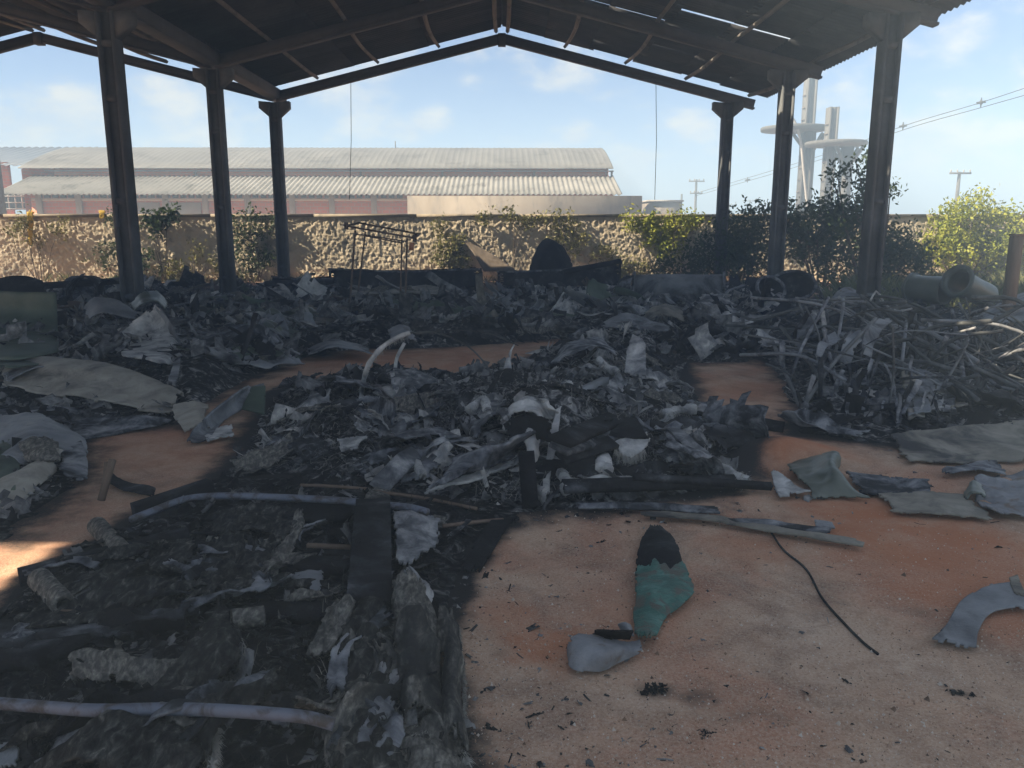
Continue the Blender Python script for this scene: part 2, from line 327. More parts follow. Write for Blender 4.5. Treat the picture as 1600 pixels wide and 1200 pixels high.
M['pole'] = mk('pole_concrete', [(0, (.07, .069, .066)), (1, (.12, .117, .11))], scale=2, coord='Position', grime=(.14, .13, .12), gscale=1.5, stretch=(1, 1, .3))
M['cable'] = mk('cable', [(0, (.04, .04, .04)), (1, (.07, .07, .07))], bump=0)
M['yellow'] = mk('yellow_cloth', [(0, (.35, .22, .04)), (1, (.5, .36, .07))], scale=8)
def brickmat():
    m = bpy.data.materials.new('hollow_brick'); m.use_nodes = True; nt = m.node_tree; nt.nodes.clear()
    p = N(nt, 'ShaderNodeNewGeometry').outputs['Position']; s = N(nt, 'ShaderNodeSeparateXYZ', {0: p})
    v = N(nt, 'ShaderNodeCombineXYZ', {0: mth(nt, 'ADD', s.outputs[0], s.outputs[1]), 1: s.outputs[2]}).outputs[0]
    b = N(nt, 'ShaderNodeTexBrick', {'Vector': v, 'Color1': (.66, .18, .075, 1), 'Color2': (.54, .15, .065, 1), 'Mortar': (.40, .33, .26, 1), 'Scale': 1.0, 'Mortar Size': .018, 'Brick Width': .38, 'Row Height': .19})
    f = N(nt, 'ShaderNodeTexNoise', {'Vector': p, 'Scale': .9, 'Detail': 6.0}).outputs[0]
    c = mixc(nt, mapr(nt, f, .35, .75, 0, .45), b.outputs[0], (.46, .24, .14))
    bs = N(nt, 'ShaderNodeBsdfPrincipled', {'Base Color': c, 'Roughness': .9}); N(nt, 'ShaderNodeOutputMaterial', {0: bs.outputs[0]}); return m
M['brick'] = brickmat()

# ------------------------------------------------------------------ regions of the burnt litter (photo polygons dropped on the ground)
def gpoly(pts): return np.array([tuple(G(*p))[:2] for p in pts])
def sdist(poly, x, y):                                    # signed distance, positive inside
    P = np.stack([x, y], 1); d = np.full(len(x), 1e9); ins = np.zeros(len(x), bool); k = len(poly)
    for i in range(k):
        a, b = poly[i], poly[(i + 1) % k]; ab = b - a; t = np.clip(((P - a) @ ab) / (ab @ ab + 1e-12), 0, 1)
        d = np.minimum(d, np.linalg.norm(P - a - t[:, None] * ab, axis=1))
        c = (a[1] > y) != (b[1] > y); xi = (b[0] - a[0]) * (y - a[1]) / (b[1] - a[1] + 1e-12) + a[0]; ins ^= c & (x < xi)
    return np.where(ins, d, -d)
POLY = {
 'front': gpoly([(-60, 1330), (-60, 985), (70, 890), (190, 815), (330, 748), (450, 742), (600, 770), (815, 800), (735, 890), (712, 1000), (705, 1110), (760, 1330)]),
 'heap': gpoly([(330, 752), (370, 705), (420, 610), (560, 582), (700, 592), (790, 565), (960, 520), (1075, 560), (1105, 640), (1200, 690), (1165, 765), (1000, 792), (800, 805), (600, 775), (450, 750)]),
 'back': gpoly([(-80, 590), (150, 600), (300, 640), (420, 585), (480, 560), (560, 548), (750, 541), (1000, 522), (1080, 572), (1180, 570), (1230, 520), (1260, 462), (1150, 449), (600, 447), (300, 447), (-80, 449)]),
 'tangle': gpoly([(1180, 560), (1230, 480), (1300, 455), (1620, 470), (1720, 640), (1620, 690), (1450, 700), (1330, 690), (1230, 680), (1220, 620)]),
 'leftside': gpoly([(-80, 590), (150, 600), (300, 640), (290, 665), (150, 680), (140, 760), (20, 850), (-120, 850)]),
}
BARE = [gpoly([(470, 566), (560, 550), (700, 546), (835, 538), (830, 572), (700, 584), (520, 588)]), gpoly([(1100, 572), (1190, 568), (1235, 605), (1240, 655), (1150, 650), (1100, 612)])]
HGT = {'front': (.045, .075), 'heap': (.10, .16), 'back': (.13, .15), 'tangle': (.06, .10), 'leftside': (.03, .06)}
def zmask(k, x, y, fade):
    s = sdist(POLY[k], x, y) + 0.12 * fbm(P3(x * 2.2, y * 2.2), 77, 3)
    m = np.clip(s / fade, 0, 1)
    if k in ('heap', 'back'):
        for b in BARE: m = m * (1 - np.clip((sdist(b, x, y) + .25 + .25 * fbm(P3(x * 1.5, y * 1.5), 78, 3)) / .4, 0, 1))
    return m * m * (3 - 2 * m)
PK = [(G(870, 700), .55, .30), (G(820, 640), .8, .16), (G(980, 560), .9, .20), (G(640, 640), .7, .06)]
def zheight(k, x, y):
    b, a = HGT[k]; m = zmask(k, x, y, .35 if k == 'front' else .6)
    h = b + a * (0.55 * fbm(P3(x * 1.1, y * 1.1), 5, 3) + .45 * ridged(P3(x * 2.6, y * 2.6), 15, 4))
    if k == 'heap':
        for c, r, g in PK: h = h + g * np.exp(-((x - c.x) ** 2 + (y - c.y) ** 2) / (r * r))
    if k == 'back': h = h + .14 * np.clip((16 - y) / 4, -.5, .6)
    return m * h - .02 * (m < .05)
def soilz(x, y): return .018 * fbm(P3(x * .9, y * .9), 3, 3) + .008 * fbm(P3(x * 5, y * 5), 4, 3)
def topz(x, y):
    x = np.atleast_1d(np.asarray(x, float)); y = np.atleast_1d(np.asarray(y, float)); h = soilz(x, y)
    for k in POLY: h = np.maximum(h, zheight(k, x, y))
    return h
_gx = np.arange(-13.0, 12.01, .05); _gy = np.arange(1.0, 22.01, .05)
_X, _Y = np.meshgrid(_gx, _gy, indexing='ij'); _TZ = topz(_X.ravel(), _Y.ravel()).reshape(_X.shape)
def topz(x, y):
    x = np.atleast_1d(np.asarray(x, float)); y = np.atleast_1d(np.asarray(y, float))
    u = np.clip((x - _gx[0]) / .05, 0, len(_gx) - 1.001); v = np.clip((y - _gy[0]) / .05, 0, len(_gy) - 1.001); i = u.astype(int); j = v.astype(int); u = u - i; v = v - j
    return _TZ[i, j] * (1 - u) * (1 - v) + _TZ[i + 1, j] * u * (1 - v) + _TZ[i, j + 1] * (1 - u) * v + _TZ[i + 1, j + 1] * u * v
def DL(px, py, d, lift=.03):
    w = D(px, py, d)
    for k in range(5):
        h = float(topz(w.x, w.y)[0]) + lift
        if w.z >= h - .002 or w.y > 16: break
        w = G(px, py, h)
    return w
def topz1(x, y): return float(topz(x, y)[0])

# ------------------------------------------------------------------ ground
def ground():
    ys = [0.6]
    while ys[-1] < 26: ys.append(ys[-1] + max(.018, .011 * ys[-1]))
    ys = np.concatenate([[-60, -30, -15, -8, -3, -1, 0], ys, [28, 32, 40, 60, 120, 250, 400]])
    xs = np.concatenate([[-300, -150, -80, -40, -25, -18], np.arange(-14, -5, .12), np.arange(-5, 5, .028), np.arange(5, 14, .12), [18, 25, 40, 80, 150, 300]])
    X, Y = np.meshgrid(xs, ys, indexing='ij'); x, y = X.ravel(), Y.ravel()
    near = (np.abs(x) < 15) & (y > -1) & (y < 26); z = np.zeros_like(x); z[near] = soilz(x[near], y[near])
    for (px, py, r, g) in [(1190, 708, .30, .10), (1255, 712, .28, .08), (1225, 735, .16, -.09), (1180, 640, .35, .05), (1130, 600, .5, .04), (760, 850, .2, .015)]:
        c = G(px, py); z += g * np.exp(-((x - c.x) ** 2 + (y - c.y) ** 2) / r ** 2)
    soot = np.zeros_like(x)
    xn, yn = x[near], y[near]; s = np.zeros_like(xn)
    for k, fd in (('front', .14), ('heap', .24), ('back', .35), ('tangle', .35), ('leftside', .35)):
        d = sdist(POLY[k], xn, yn) + .13 * fbm(P3(xn * 3, yn * 3), 50, 5, .6); w = 1.0 if k in ('front', 'heap', 'tangle') else .75
        s = np.maximum(s, w * np.clip((d + fd) / (fd * 1.3), 0, 1))
    for b in BARE: s = s * (1 - .58 * np.clip((sdist(b, xn, yn) + .3) / .5, 0, 1))
    # burnt spots and soot tails on the open sand
    for (px, py, rx, ry, g) in [(1020, 1080, .12, .07, .75), (960, 1050, .07, .05, .5), (1100, 1090, .16, .09, .55), (1495, 1085, .05, .035, .95), (1180, 1120, .3, .12, .35), (1250, 900, .25, .35, .30), (1400, 960, .30, .25, .35),
                                (1300, 940, .14, .35, .4), (860, 815, .30, .10, .35), (930, 790, 1.3, .28, .75), (1150, 810, .6, .12, .45), (1500, 1000, .25, .12, .45), (1560, 1150, .3, .2, .25), (1380, 1150, .4, .2, .2), (1450, 700, 1.2, .5, .35), (1500, 800, .7, .2, .3), (820, 1130, .2, .12, .25), (780, 1010, .12, .3, .35), (690, 860, .22, .3, .6), (1120, 860, .3, .10, .3), (1160, 590, 1.0, .6, .3), (250, 760, .4, .2, .4), (330, 700, .4, .3, .4)]:
        c = G(px, py); e = ((xn - c.x) / rx) ** 2 + ((yn - c.y) / ry) ** 2
        s = np.maximum(s, g * np.exp(-e) * (0.65 + .6 * fbm(P3(xn * 7, yn * 7), 60, 4)))
    soot[near] = np.clip(s, 0, 1)
    m = bpy.data.materials.new('sandy_soil'); m.use_nodes = True; nt = m.node_tree; nt.nodes.clear()
    p = N(nt, 'ShaderNodeNewGeometry').outputs['Position']
    f1 = N(nt, 'ShaderNodeTexNoise', {'Vector': p, 'Scale': 1.05, 'Detail': 7.0, 'Roughness': .6, 'Distortion': .5}).outputs[0]
    f2 = N(nt, 'ShaderNodeTexNoise', {'Vector': vm(nt, 'ADD', p, (9, 4, 0)), 'Scale': 3.6, 'Detail': 8.0, 'Roughness': .68}).outputs[0]
    f3 = N(nt, 'ShaderNodeTexNoise', {'Vector': p, 'Scale': 85.0, 'Detail': 3.0, 'Roughness': .7}).outputs[0]
    f4 = N(nt, 'ShaderNodeTexNoise', {'Vector': p, 'Scale': 260.0, 'Detail': 2.0}).outputs[0]
    c = ramp(nt, mapr(nt, f1, .30, .70, smooth=False), [(0, (.37, .160, .085)), (.34, (.42, .225, .14)), (.62, (.45, .295, .195)), (1, (.49, .355, .255))])
    c = mixc(nt, mapr(nt, f2, .44, .66, 0, .65), c, (.28, .165, .105))
    f5 = N(nt, 'ShaderNodeTexNoise', {'Vector': vm(nt, 'ADD', p, (3, 8, 0)), 'Scale': 1.9, 'Detail': 9.0, 'Roughness': .7, 'Distortion': .8}).outputs[0]
    c = mixc(nt, mapr(nt, f5, .49, .68, 0, .62), c, (.165, .10, .07))
    c = mixc(nt, mapr(nt, f3, .42, .72, 0, .35), c, (.60, .49, .385))
    c = mixc(nt, mapr(nt, f3, .50, .28, 0, .40), c, (.20, .115, .072))
    c = mixc(nt, mapr(nt, f4, .62, .70, 0, .55), c, (.66, .58, .49))
    for (ox, oy, orad, og) in ((1450, 845, 1.0, .85), (1330, 800, .5, .7), (270, 700, .9, .45), (60, 800, .7, .2), (1230, 705, .7, .9), (850, 1010, .28, .75), (790, 960, .2, .5), (1180, 860, .35, .5), (1560, 950, .5, .5), (1010, 960, .4, .35), (650, 565, 2.0, .4), (1160, 610, 1.2, .4)):
        g_ = G(ox, oy); dd = vm(nt, 'DISTANCE', vm(nt, 'ADD', p, vm(nt, 'MULTIPLY', N(nt, 'ShaderNodeTexNoise', {'Vector': p, 'Scale': 2.2 / orad, 'Detail': 5.0}).outputs['Color'], (orad, orad, 0))), (g_.x + orad * .5, g_.y + orad * .5, 0))
        c = mixc(nt, mth(nt, 'MULTIPLY', mapr(nt, dd, orad, orad * .25, 0, og), mapr(nt, f2, .3, .6, .45, 1)), c, (.40, .150, .068))
    so = N(nt, 'ShaderNodeAttribute', attribute_name='shade').outputs['Fac']
    so = mth(nt, 'ADD', so, mth(nt, 'MULTIPLY', mth(nt, 'SUBTRACT', f2, .5), mth(nt, 'MULTIPLY', mth(nt, 'MINIMUM', so, mth(nt, 'SUBTRACT', 1.05, so)), 2.4)))
    so = mth(nt, 'ADD', so, mth(nt, 'MULTIPLY', mth(nt, 'SUBTRACT', f3, .5), mth(nt, 'MULTIPLY', so, .8)))
    c = mixc(nt, mapr(nt, so, .12, .85), c, (.022, .020, .020))
    hb = mth(nt, 'ADD', mth(nt, 'MULTIPLY', f3, .7), mth(nt, 'MULTIPLY', f4, .3))
    bm = N(nt, 'ShaderNodeBump', {'Height': hb, 'Strength': .65, 'Distance': .012}).outputs[0]
    bs = N(nt, 'ShaderNodeBsdfPrincipled', {'Base Color': c, 'Roughness': .95, 'Normal': bm, 'Specular IOR Level': .2}); N(nt, 'ShaderNodeOutputMaterial', {0: bs.outputs[0]})
    o = MB().add(P3(x, y, z), grid_faces(len(xs), len(ys)), soot).build('ground', m, None, True, True); tag(o, kind='structure', label='sandy orange soil floor stained with soot', cat='ground')
ground()

# ------------------------------------------------------------------ open shed: two gabled naves sharing the left row of columns
SLOPE = .245; ZR = 6.74; HW = 6.0; FR = [22.4 - 4.6 * i for i in range(6)]        # frames 22.4 ... -0.6
NAVES = [(0.0, 7.05, 6.0, -2.0), (-12.0, 6.0, 6.0, -4.4)]                          # ridge x, right/left reach, near end
YEND = 22.55
def zr(dx, cx): return ZR - SLOPE * abs(dx)
shed = thing('open_shed', 'open sided concrete shed with sooty twin gabled roof over the burnt debris', 'shed', (0, 12, 0))
SO = np.array((0, 12, 0.0))
def spart(name, mb, m, smooth=False, label=None):
    o = shifted(mb, SO).build(name, m, shed, smooth); 
    if label: o['label'] = label
    return o
def column(x, y, ztop, left=True, right=True):
    m = MB(); w, dp = .275, .27; tw = .05
    for s in (-1, 1): m.box((x + s * (w / 2 - tw / 2), y, ztop / 2), (tw, dp, ztop))
    m.box((x, y, ztop / 2), (w - 2 * tw - .004, .09, ztop - .004))
    for zz in (0.55, 2.05, 3.6, ztop - .45): m.box((x, y, zz), (w - 2 * tw - .006, dp - .04, .09))
    for s, on in ((-1, left), (1, right)):
        if on:
            V = np.array([(x + s * w / 2, y + q, z) for q in (-.11, .11) for z in (ztop - .38, ztop)] + [(x + s * (w / 2 + .26), y + q, z) for q in (-.11, .11) for z in (ztop - .16, ztop + .02)])
            m.add(V, np.array([(0, 1, 5, 4), (2, 6, 7, 3), (0, 4, 6, 2), (1, 3, 7, 5), (4, 5, 7, 6), (0, 2, 3, 1)]))
    spart('column', m, M['concrete'])
for y in FR[:6]:
    column(-6.0, y, zr(6, 0) - .42); column(6.0, y, zr(6, 0) - .42, True, True)
for y in FR[:6]: column(-18.0, y, zr(6, 0) - .42)
for (cx, rr, rl, y0) in NAVES:
    for y in FR:
        if y < y0: continue
        for s, reach in ((1, 6.0), (-1, rl)):
            ext = .75 if (cx == 0 and s == 1) else 0.0
            a = Vector((cx + s * .0, y, zr(0, cx) - .30)); b = Vector((cx + s * (reach + ext - .05), y, zr(reach + ext - .05, cx) - .30))
            m = MB().beam(a + Vector((0, 0, .03)), b + Vector((0, 0, .03)), .13, .20); 
            m.beam(a + Vector((0, 0, -.09)), b + Vector((0, 0, -.09)), .18, .045); spart('rafter', m, M['rafter'])
        m = MB().box((cx, y, zr(0, cx) - .33), (.20, .22, .30)); spart('ridge_block', m, M['rafter'])
    ys = [YEND] + [y for y in FR if y > y0 + .5] + [y0 + .1]
    offs = [.15, 1.65, 3.25, 4.85, 5.8 if cx else 6.55]
    rgp = random.Random(4)
    for s in (1, -1):
        for k, q in enumerate(offs):
            if q > (rr if s == 1 else rl): continue
            for i in range(len(ys) - 1):
                if ys[i] - ys[i + 1] < .2: continue
                n = 7; sag = rgp.uniform(.02, .10) if ys[i] - ys[i + 1] > 2 else 0; sx = rgp.uniform(-.10, .10) if k else .02 * s
                pts = [Vector((cx + s * q + sx * math.sin(math.pi * t / (n - 1)), ys[i] + (ys[i + 1] - ys[i]) * t / (n - 1), zr(q, cx) - .085 - sag * math.sin(math.pi * t / (n - 1)))) for t in range(n)]
                m = MB(); m.tube(pts, .052, 4); spart('purlin', m, M['purlin'])
    m = MB()
# roof sheets, corrugated along the slope
def corr_mesh(L, Wd, name):
    wav = 6; nseg = wav * 6; y = np.linspace(0, Wd, nseg + 1); z = .024 * np.cos(y / Wd * wav * 2 * math.pi)
    V = []; 
    for x in (0, L):
        V.append(np.stack([np.full_like(y, x), y, z], 1))
    V = np.concatenate(V); Fq = grid_faces(2, nseg + 1); V, Fq = thicken(V, Fq, .007); return MB().add(V, Fq).mesh(name, M['roof'], True)
sheet_me = {}
rgs = random.Random(11)
def daylight_gap(cx, s, r, ya):                                  # unseen near roof end, left open so that daylight reaches the floor
    if cx == 0: lim = 10.2 if s == 1 else (6.2, 2.2, .2)[r]
    else: lim = (2.0, .3, .2)[r] if s == 1 else (4.4, 10.6)[r]
    return ya < lim + rgs.uniform(-.6, .1)
def sheets(cx, s, reach, y0, rows, gaps):
    L = reach / rows; key = round(L, 3)
    ang = math.atan(SLOPE); Ls = L / math.cos(ang)
    if key not in sheet_me: sheet_me[key] = corr_mesh(Ls + .14, 1.075, 'roof_sheet')
    ny = int((YEND + .1 - y0) / 1.055)
    for r in range(rows):
        for j in range(ny):
            ya = YEND + .1 - (j + 1) * 1.055; xq = s * (r * L - .06) if r else s * 0.02
            if (cx, s, r, j) in MISSING or daylight_gap(cx, s, r, ya): continue
            scy = 1.0; dy = 0
            if gaps and rgs.random() < gaps * (1.0 if 1 <= r <= 4 else .3): scy = rgs.uniform(.79, .93); dy = rgs.uniform(0, .02)
            o = inst('roof_sheet', sheet_me[key], shed)
            z = zr(abs(xq), cx) + .03 + (rows - r) * .009 + (j % 2) * .004
            # sheet's x runs down the slope
            o.location = (cx + xq - SO[0], ya + dy - SO[1] if s == 1 else ya + dy + 1.075 * scy - SO[1], z)
            o.rotation_euler = (0, ang, 0) if s == 1 else (0, ang, math.pi)
            o.scale = (1, scy, 1)
MISSING = set()
# the sun patch on the soil at the left edge comes through a hole placed for it in the unseen left nave roof
def sun_patch_hole():
    p = G(34, 882); cx = -12.0; best = None
    for t in np.linspace(2, 30, 6000):
        q = p + sdir * t; dx = q.x - cx
        if 0 < dx < 6.0 and q.z > zr(dx, cx): best = (dx, q.y); break
        if -6.0 < dx <= 0 and q.z > zr(dx, cx): best = (dx, q.y); break
    if best:
        s = 1 if best[0] > 0 else -1; L = 5.95 / 3; r = int(abs(best[0]) / L); j = int((YEND + .1 - best[1]) / 1.055)
        MISSING.add((cx, s, r, j)); ang = math.atan(SLOPE); ya = YEND + .1 - (j + 1) * 1.055
        print('lost sheet', cx, s, r, j, best, (r + 1) * L, ya)
        ln = ((r + 1) * L - best[0]) / math.cos(ang) + .10                                # short sheet added here to trim the edge of the sun patch
        o = inst('roof_sheet', corr_mesh(ln, 1.075, 'patch_trim_sheet'), shed); o.location = (cx + best[0] - SO[0], ya - SO[1], zr(best[0], cx) + .045); o.rotation_euler = (0, ang, 0); o['label'] = 'short roof sheet added to trim the sun patch hole'
sun_patch_hole()
sheets(0.0, 1, 7.05, 8.4, 6, .5); sheets(0.0, -1, 5.95, -2.0, 3, .0)
sheets(-12.0, 1, 5.95, -4.4, 3, .0); sheets(-12.0, -1, 6.0, -4.4, 2, .0)
for cx, y0 in ((0.0, -2.0), (-12.0, -4.4)):
    m = MB(); 
    for s in (1, -1): m.beam(Vector((cx + s * .13, y0, zr(.13, cx) + .11)), Vector((cx + s * .13, YEND + .1, zr(.13, cx) + .11)), .28, .012, up=(s * SLOPE, 0, 1))
    spart('ridge_cap', m, M['roof'])
m = MB(); zg = zr(6, 0)
for a, b in (((-6.16, zg - .10), (-6.16, zg - .32)), ((-5.84, zg - .10), (-5.84, zg - .32))): m.box((a[0], 9.3, (a[1] + b[1]) / 2), (.02, 27.4, .22))
m.box((-6.0, 9.3, zg - .33), (.30, 27.4, .02)); spart('valley_gutter', m, M['rafter'])
for px, t0, dd, lab in ((548, 130, 22.45, 'left of the two thin wires hanging from the far rafter'), (1025, 133, 22.45, 'right of the two thin wires hanging from the far rafter')):
    a = D(px, t0 - 12, dd); a.z = zr(abs(a.x), 0) - .3; b = D(px - 2, 312, dd); mid = (a + b) / 2 + Vector((.03, 0, 0))
    solid_thing('hanging_wire', MB().tube([a, mid, b], .008, 5), M['cable'], lab, 'wire', group='wires hanging from the far rafter')

# ------------------------------------------------------------------ roughcast perimeter wall
WY, WH = 24.6, 1.90
def perimeter():
    root = thing('perimeter_wall', 'long lumpy roughcast yard wall across the back of the lot', 'wall', (0, WY, 0))
    xs = np.concatenate([np.arange(-30, -16.5, .15), np.arange(-16.5, 17.5, .022), np.arange(17.5, 34, .15)]); zs = np.arange(0, WH + .01, .022)
    X, Z = np.meshgrid(xs, zs, indexing='ij'); x, z = X.ravel(), Z.ravel()
    q = P3(x * 9.5 + .8 * z, z * 8.5 + 1.2 * x); d = .020 * np.clip(ridged(q + 2 * fbm(P3(x * 2, z * 2), 6, 2)[:, None], 8, 3), -.4, 1) + .024 * fbm(q * 1.7, 12, 4)
    d += .012 * fbm(P3(x * .7, z * .7), 19, 2)
    V = np.stack([x, -d - .05, z], 1); Fq = grid_faces(len(xs), len(zs))[:, ::-1]
    MB().add(V, Fq).box((2, .09, WH / 2), (64, .14, WH)).build('roughcast', M['wall'], root, False)
    for i in range(21):
        xx = -30 + i * 3.05; m = MB().box((xx + 1.52, .04, WH + .045), (3.03, .26, .09)); o = m.build('coping_slab', M['coping'], root)
perimeter()

# ------------------------------------------------------------------ brick hall behind the wall
def corr_sheet(x0, x1, ya, za, yb, zb, pitch, amp, n=4):
    xs = np.arange(x0, x1, pitch / n); ph = (np.arange(len(xs)) % n) / n
    d = amp * np.where(ph < .5, 1.0, -1.0) if n == 4 else amp * np.cos(ph * 2 * math.pi)
    k = 3; V = []
    for t in np.linspace(0, 1, k): V.append(np.stack([xs, np.full_like(xs, ya + (yb - ya) * t), za + (zb - za) * t + d], 1))
    V = np.stack(V, 1).reshape(-1, 3); V, Fq = thicken(V, grid_faces(len(xs), k)[:, ::-1], .03); return MB().add(V, Fq)
def hz(py, d): return D(785, py, d).z
def hx(px, d): return D(px, 310, d).x
def hall():
    root = thing('brick_hall', 'long red brick hall with grey barrel roof and corrugated lean-to beyond the wall', 'building', (-10, 47, 0)); c = (-10, 47, 0)
    def part(n, mb, m, sm=False): return shifted(mb, c).build(n, M[m], root, sm)
    x0, x1 = hx(48, 46), hx(958, 46)
    part('lean_to_wall', MB().box(((x0 + x1) / 2, 46.1, 1.75), (x1 - x0, .2, 3.5)), 'brick')
    part('upper_wall', MB().box(((x0 + x1) / 2, 48.6, 2.45), (x1 - x0 - .2, .2, 4.9)), 'brick')
    xe0, xe1 = hx(38, 46), hx(967, 46)
    part('lean_to_roof', corr_sheet(xe0 - .8, xe1, 44.6, hz(304, 44.6), 48.55, hz(275, 48.5), .28, .032), 'fibre_roof')
    k = 0; px = 60
    while px < 640:
        xx = hx(px, 45.9); part('pillar', MB().box((xx, 45.93, 1.7), (.30, .16, 3.36)), 'frame_concrete'); px += 62 + 4 * (k % 3); k += 1
    part('tie_beam', MB().box(((x0 + x1) / 2, 45.96, hz(312, 46)), (x1 - x0 - .1, .10, .16)), 'frame_concrete')
    for px in (220, 285):
        xx = hx(px, 46); part('cream_panel', MB().box((xx, 45.95, 1.55), (2.0, .12, 2.6)), 'frame_concrete')
    m = MB(); px = 62                                                                    # openwork vent blocks under the eave
    for i in range(46): m.box((hx(62 + i * 12.5, 46), 45.97, hz(307, 46)), (.30, .08, .16))
    o = part('vent_row', m, 'dark')
    # gutter rail and stays above the lean-to roof
    zt = hz(265, 48.5); part('gutter', MB().box(((x0 + x1) / 2, 48.3, zt - .10), (x1 - x0 + .6, .12, .07)), 'metal_roof')
    for px in (180, 308, 430, 565, 692, 835, 955): part('stay', MB().box((hx(px, 48.4), 48.44, (zt + hz(276, 48.4)) / 2 - .1), (.10, .10, zt - hz(276, 48.4) + .1)), 'rust')
    # barrel roof, ribbed
    xa, xb = hx(36, 48.4) , hx(957, 48.4); ys = np.linspace(48.2, 64, 15); zs = hz(264, 48.4) + (hz(233, 56.1) - hz(264, 48.4)) * np.sin(np.clip((ys - 48.2) / 15.8, 0, 1) * math.pi) ** 1.0
    xs = np.arange(xa, xb, .07); ph = np.arange(len(xs)) % 5; rib = np.where(ph == 0, .022, 0.0) + np.where((np.arange(len(xs)) // 15) % 2 == 0, .006, 0)
    X, Y = np.meshgrid(xs, ys, indexing='ij'); Z = zs[None, :] + rib[:, None]
    V = np.stack([X.ravel(), Y.ravel(), Z.ravel()], 1); V, Fq = thicken(V, grid_faces(len(xs), len(ys))[:, ::-1], .03)
    part('barrel_roof', MB().add(V, Fq), 'metal_roof')
    m = MB(); poly = [(xa + .15, y, z) for y, z in zip(ys, zs)]; n = len(poly)
    for xx, nm in ((xa + .2, 0), (xb - .3, 1)):
        V = np.array([(xx, y, z - .05) for y, z in zip(ys, zs)] + [(xx, y, 0) for y in ys]); Fq = np.array([(i, i + 1, n + i + 1, n + i) for i in range(n - 1)]); part('gable_wall', MB().add(V, Fq), 'brick')
    part('ridge_mast', MB().box((hx(620, 56), 56, hz(233, 56) + .25), (.05, .05, .5)), 'rust')
    # left wing
    root2 = thing('brick_wing', 'brick building with blue grey metal roof at the far left', 'building', (-36, 50, 0)); c2 = (-36, 50, 0)
    p2 = lambda n, mb, m: shifted(mb, c2).build(n, M[m], root2)
    p2('wall', MB().box((-37, 50, 2.65), (15.2, .3, 5.3)), 'brick')
    p2('roof', corr_sheet(-45, hx(80, 49.5), 49.4, hz(259, 49.5), 56, hz(231, 56), .5, .03), 'blue_roof')
    f = p2('window', MB().box((hx(18, 49.7), 49.8, hz(312, 49.8)), (2.1, .1, 1.2)), 'dark')
    for i in range(6):
        g = shifted(MB().box((hx(18, 49.7) - 1.0 + i * .4, 49.72, hz(312, 49.8)), (.06, .05, 1.2)), c2).build('bar', M['concrete_pale'], f)
    for i in range(4):
        g = shifted(MB().box((hx(18, 49.7), 49.70, hz(312, 49.8) - .55 + i * .37), (2.1, .05, .06)), c2).build('bar', M['concrete_pale'], f)
    p2('door_post', MB().box((hx(3, 49.7), 49.75, 2.2), (.22, .15, 2.6)), 'concrete_pale')
    a = MB().box((hx(820, 41), 41, hz(306, 41) / 2), (hx(1003, 41) - hx(637, 41), .25, hz(306, 41)))
    solid_thing('plaster_wall', a, M['plaster'], 'stained plaster wall in front of the right end of the brick hall', 'wall')
    r3 = thing('small_outbuilding', 'small pale flat roofed building right of the stained plaster wall', 'building', (hx(1034, 60), 60, 0))
    MB().box((0, 0, hz(316, 60) / 2), (hx(1059, 60) - hx(1009, 60), 3, hz(316, 60))).build('wall', M['plaster'], r3)
    MB().box((0, 0, hz(316, 60) + .06), (hx(1059, 60) - hx(1009, 60) + .2, 3.2, .12)).build('roof_slab', M['concrete_pale'], r3)
hall()

# ------------------------------------------------------------------ concrete water towers, poles and cables
def tower(label, pole, plate, stub, pipe=None, d=60.0):
    base = Vector((hx((pole[0] + pole[1]) / 2, d), d, 0)); root = thing('concrete_tower', label, 'tower', base, group='concrete towers behind the trees')
    w = hx(pole[1], d) - hx(pole[0], d); h = hz(pole[2], d)
    m = MB(); m.box((0, 0, h / 2), (w * .55, w * .8, h)); m.box((-w * .36, 0, h / 2), (w * .2, w, h)); m.box((w * .36, 0, h / 2), (w * .2, w, h)); m.build('mast', M['pole'], root)
    xa, xb = hx(plate[0], d) - base.x, hx(plate[1], d) - base.x; zt, zb = hz(plate[2], d), hz(plate[3], d); r = (xb - xa) / 2; cx = (xa + xb) / 2
    m = MB(); m.lathe([(.01, zt), (r * .98, zt), (r, zt - .05), (r * .99, zt - .26), (r * .5, zt - .34), (.01, zt - .34)], (cx, 0, 0), 28); m.build('platform', M['pole'], root)
    sx = hx(stub[0], d) - base.x; sw = (hx(stub[1], d) - hx(stub[0], d)); scx = sx + sw / 2
    m = MB()
    for k in range(4):
        an = k * math.pi / 2 + .6; m.beam((scx + math.cos(an) * sw * .25, math.sin(an) * sw * .25, zb - 1.1), (scx + math.cos(an) * r * .62, math.sin(an) * r * .62, zt - .34), .16, .2)
    m.box((scx, 0, (zt - .34) / 2), (sw * .62, sw * .62, zt - .34)); m.build('stem', M['pole'], root)
    for k in range(12): MB().box((-w * .55, -w * .1, 1.5 + k * (h - 2) / 12), (.05, .5, .05)).build('step_iron', M['rust'], root)
    if pipe:
        pts = cr(np.array([tuple(D(*p, d - 1.4) - base) for p in pipe]), 24); m = MB().tube([Vector(p) for p in pts], .09, 7); m.build('down_pipe', M['concrete_pale'], root)
tower('tall concrete mast with upper round platform and a curved down pipe', (1246, 1263, 118), (1184, 1284, 198, 211), (1248, 1270), [(1225, 200), (1228, 186), (1238, 184), (1250, 215), (1256, 270), (1262, 330)])
tower('shorter concrete mast with lower round platform on a flared stem', (1283, 1299, 167), (1254, 1345, 221, 231), (1306, 1330), None, 57.0)
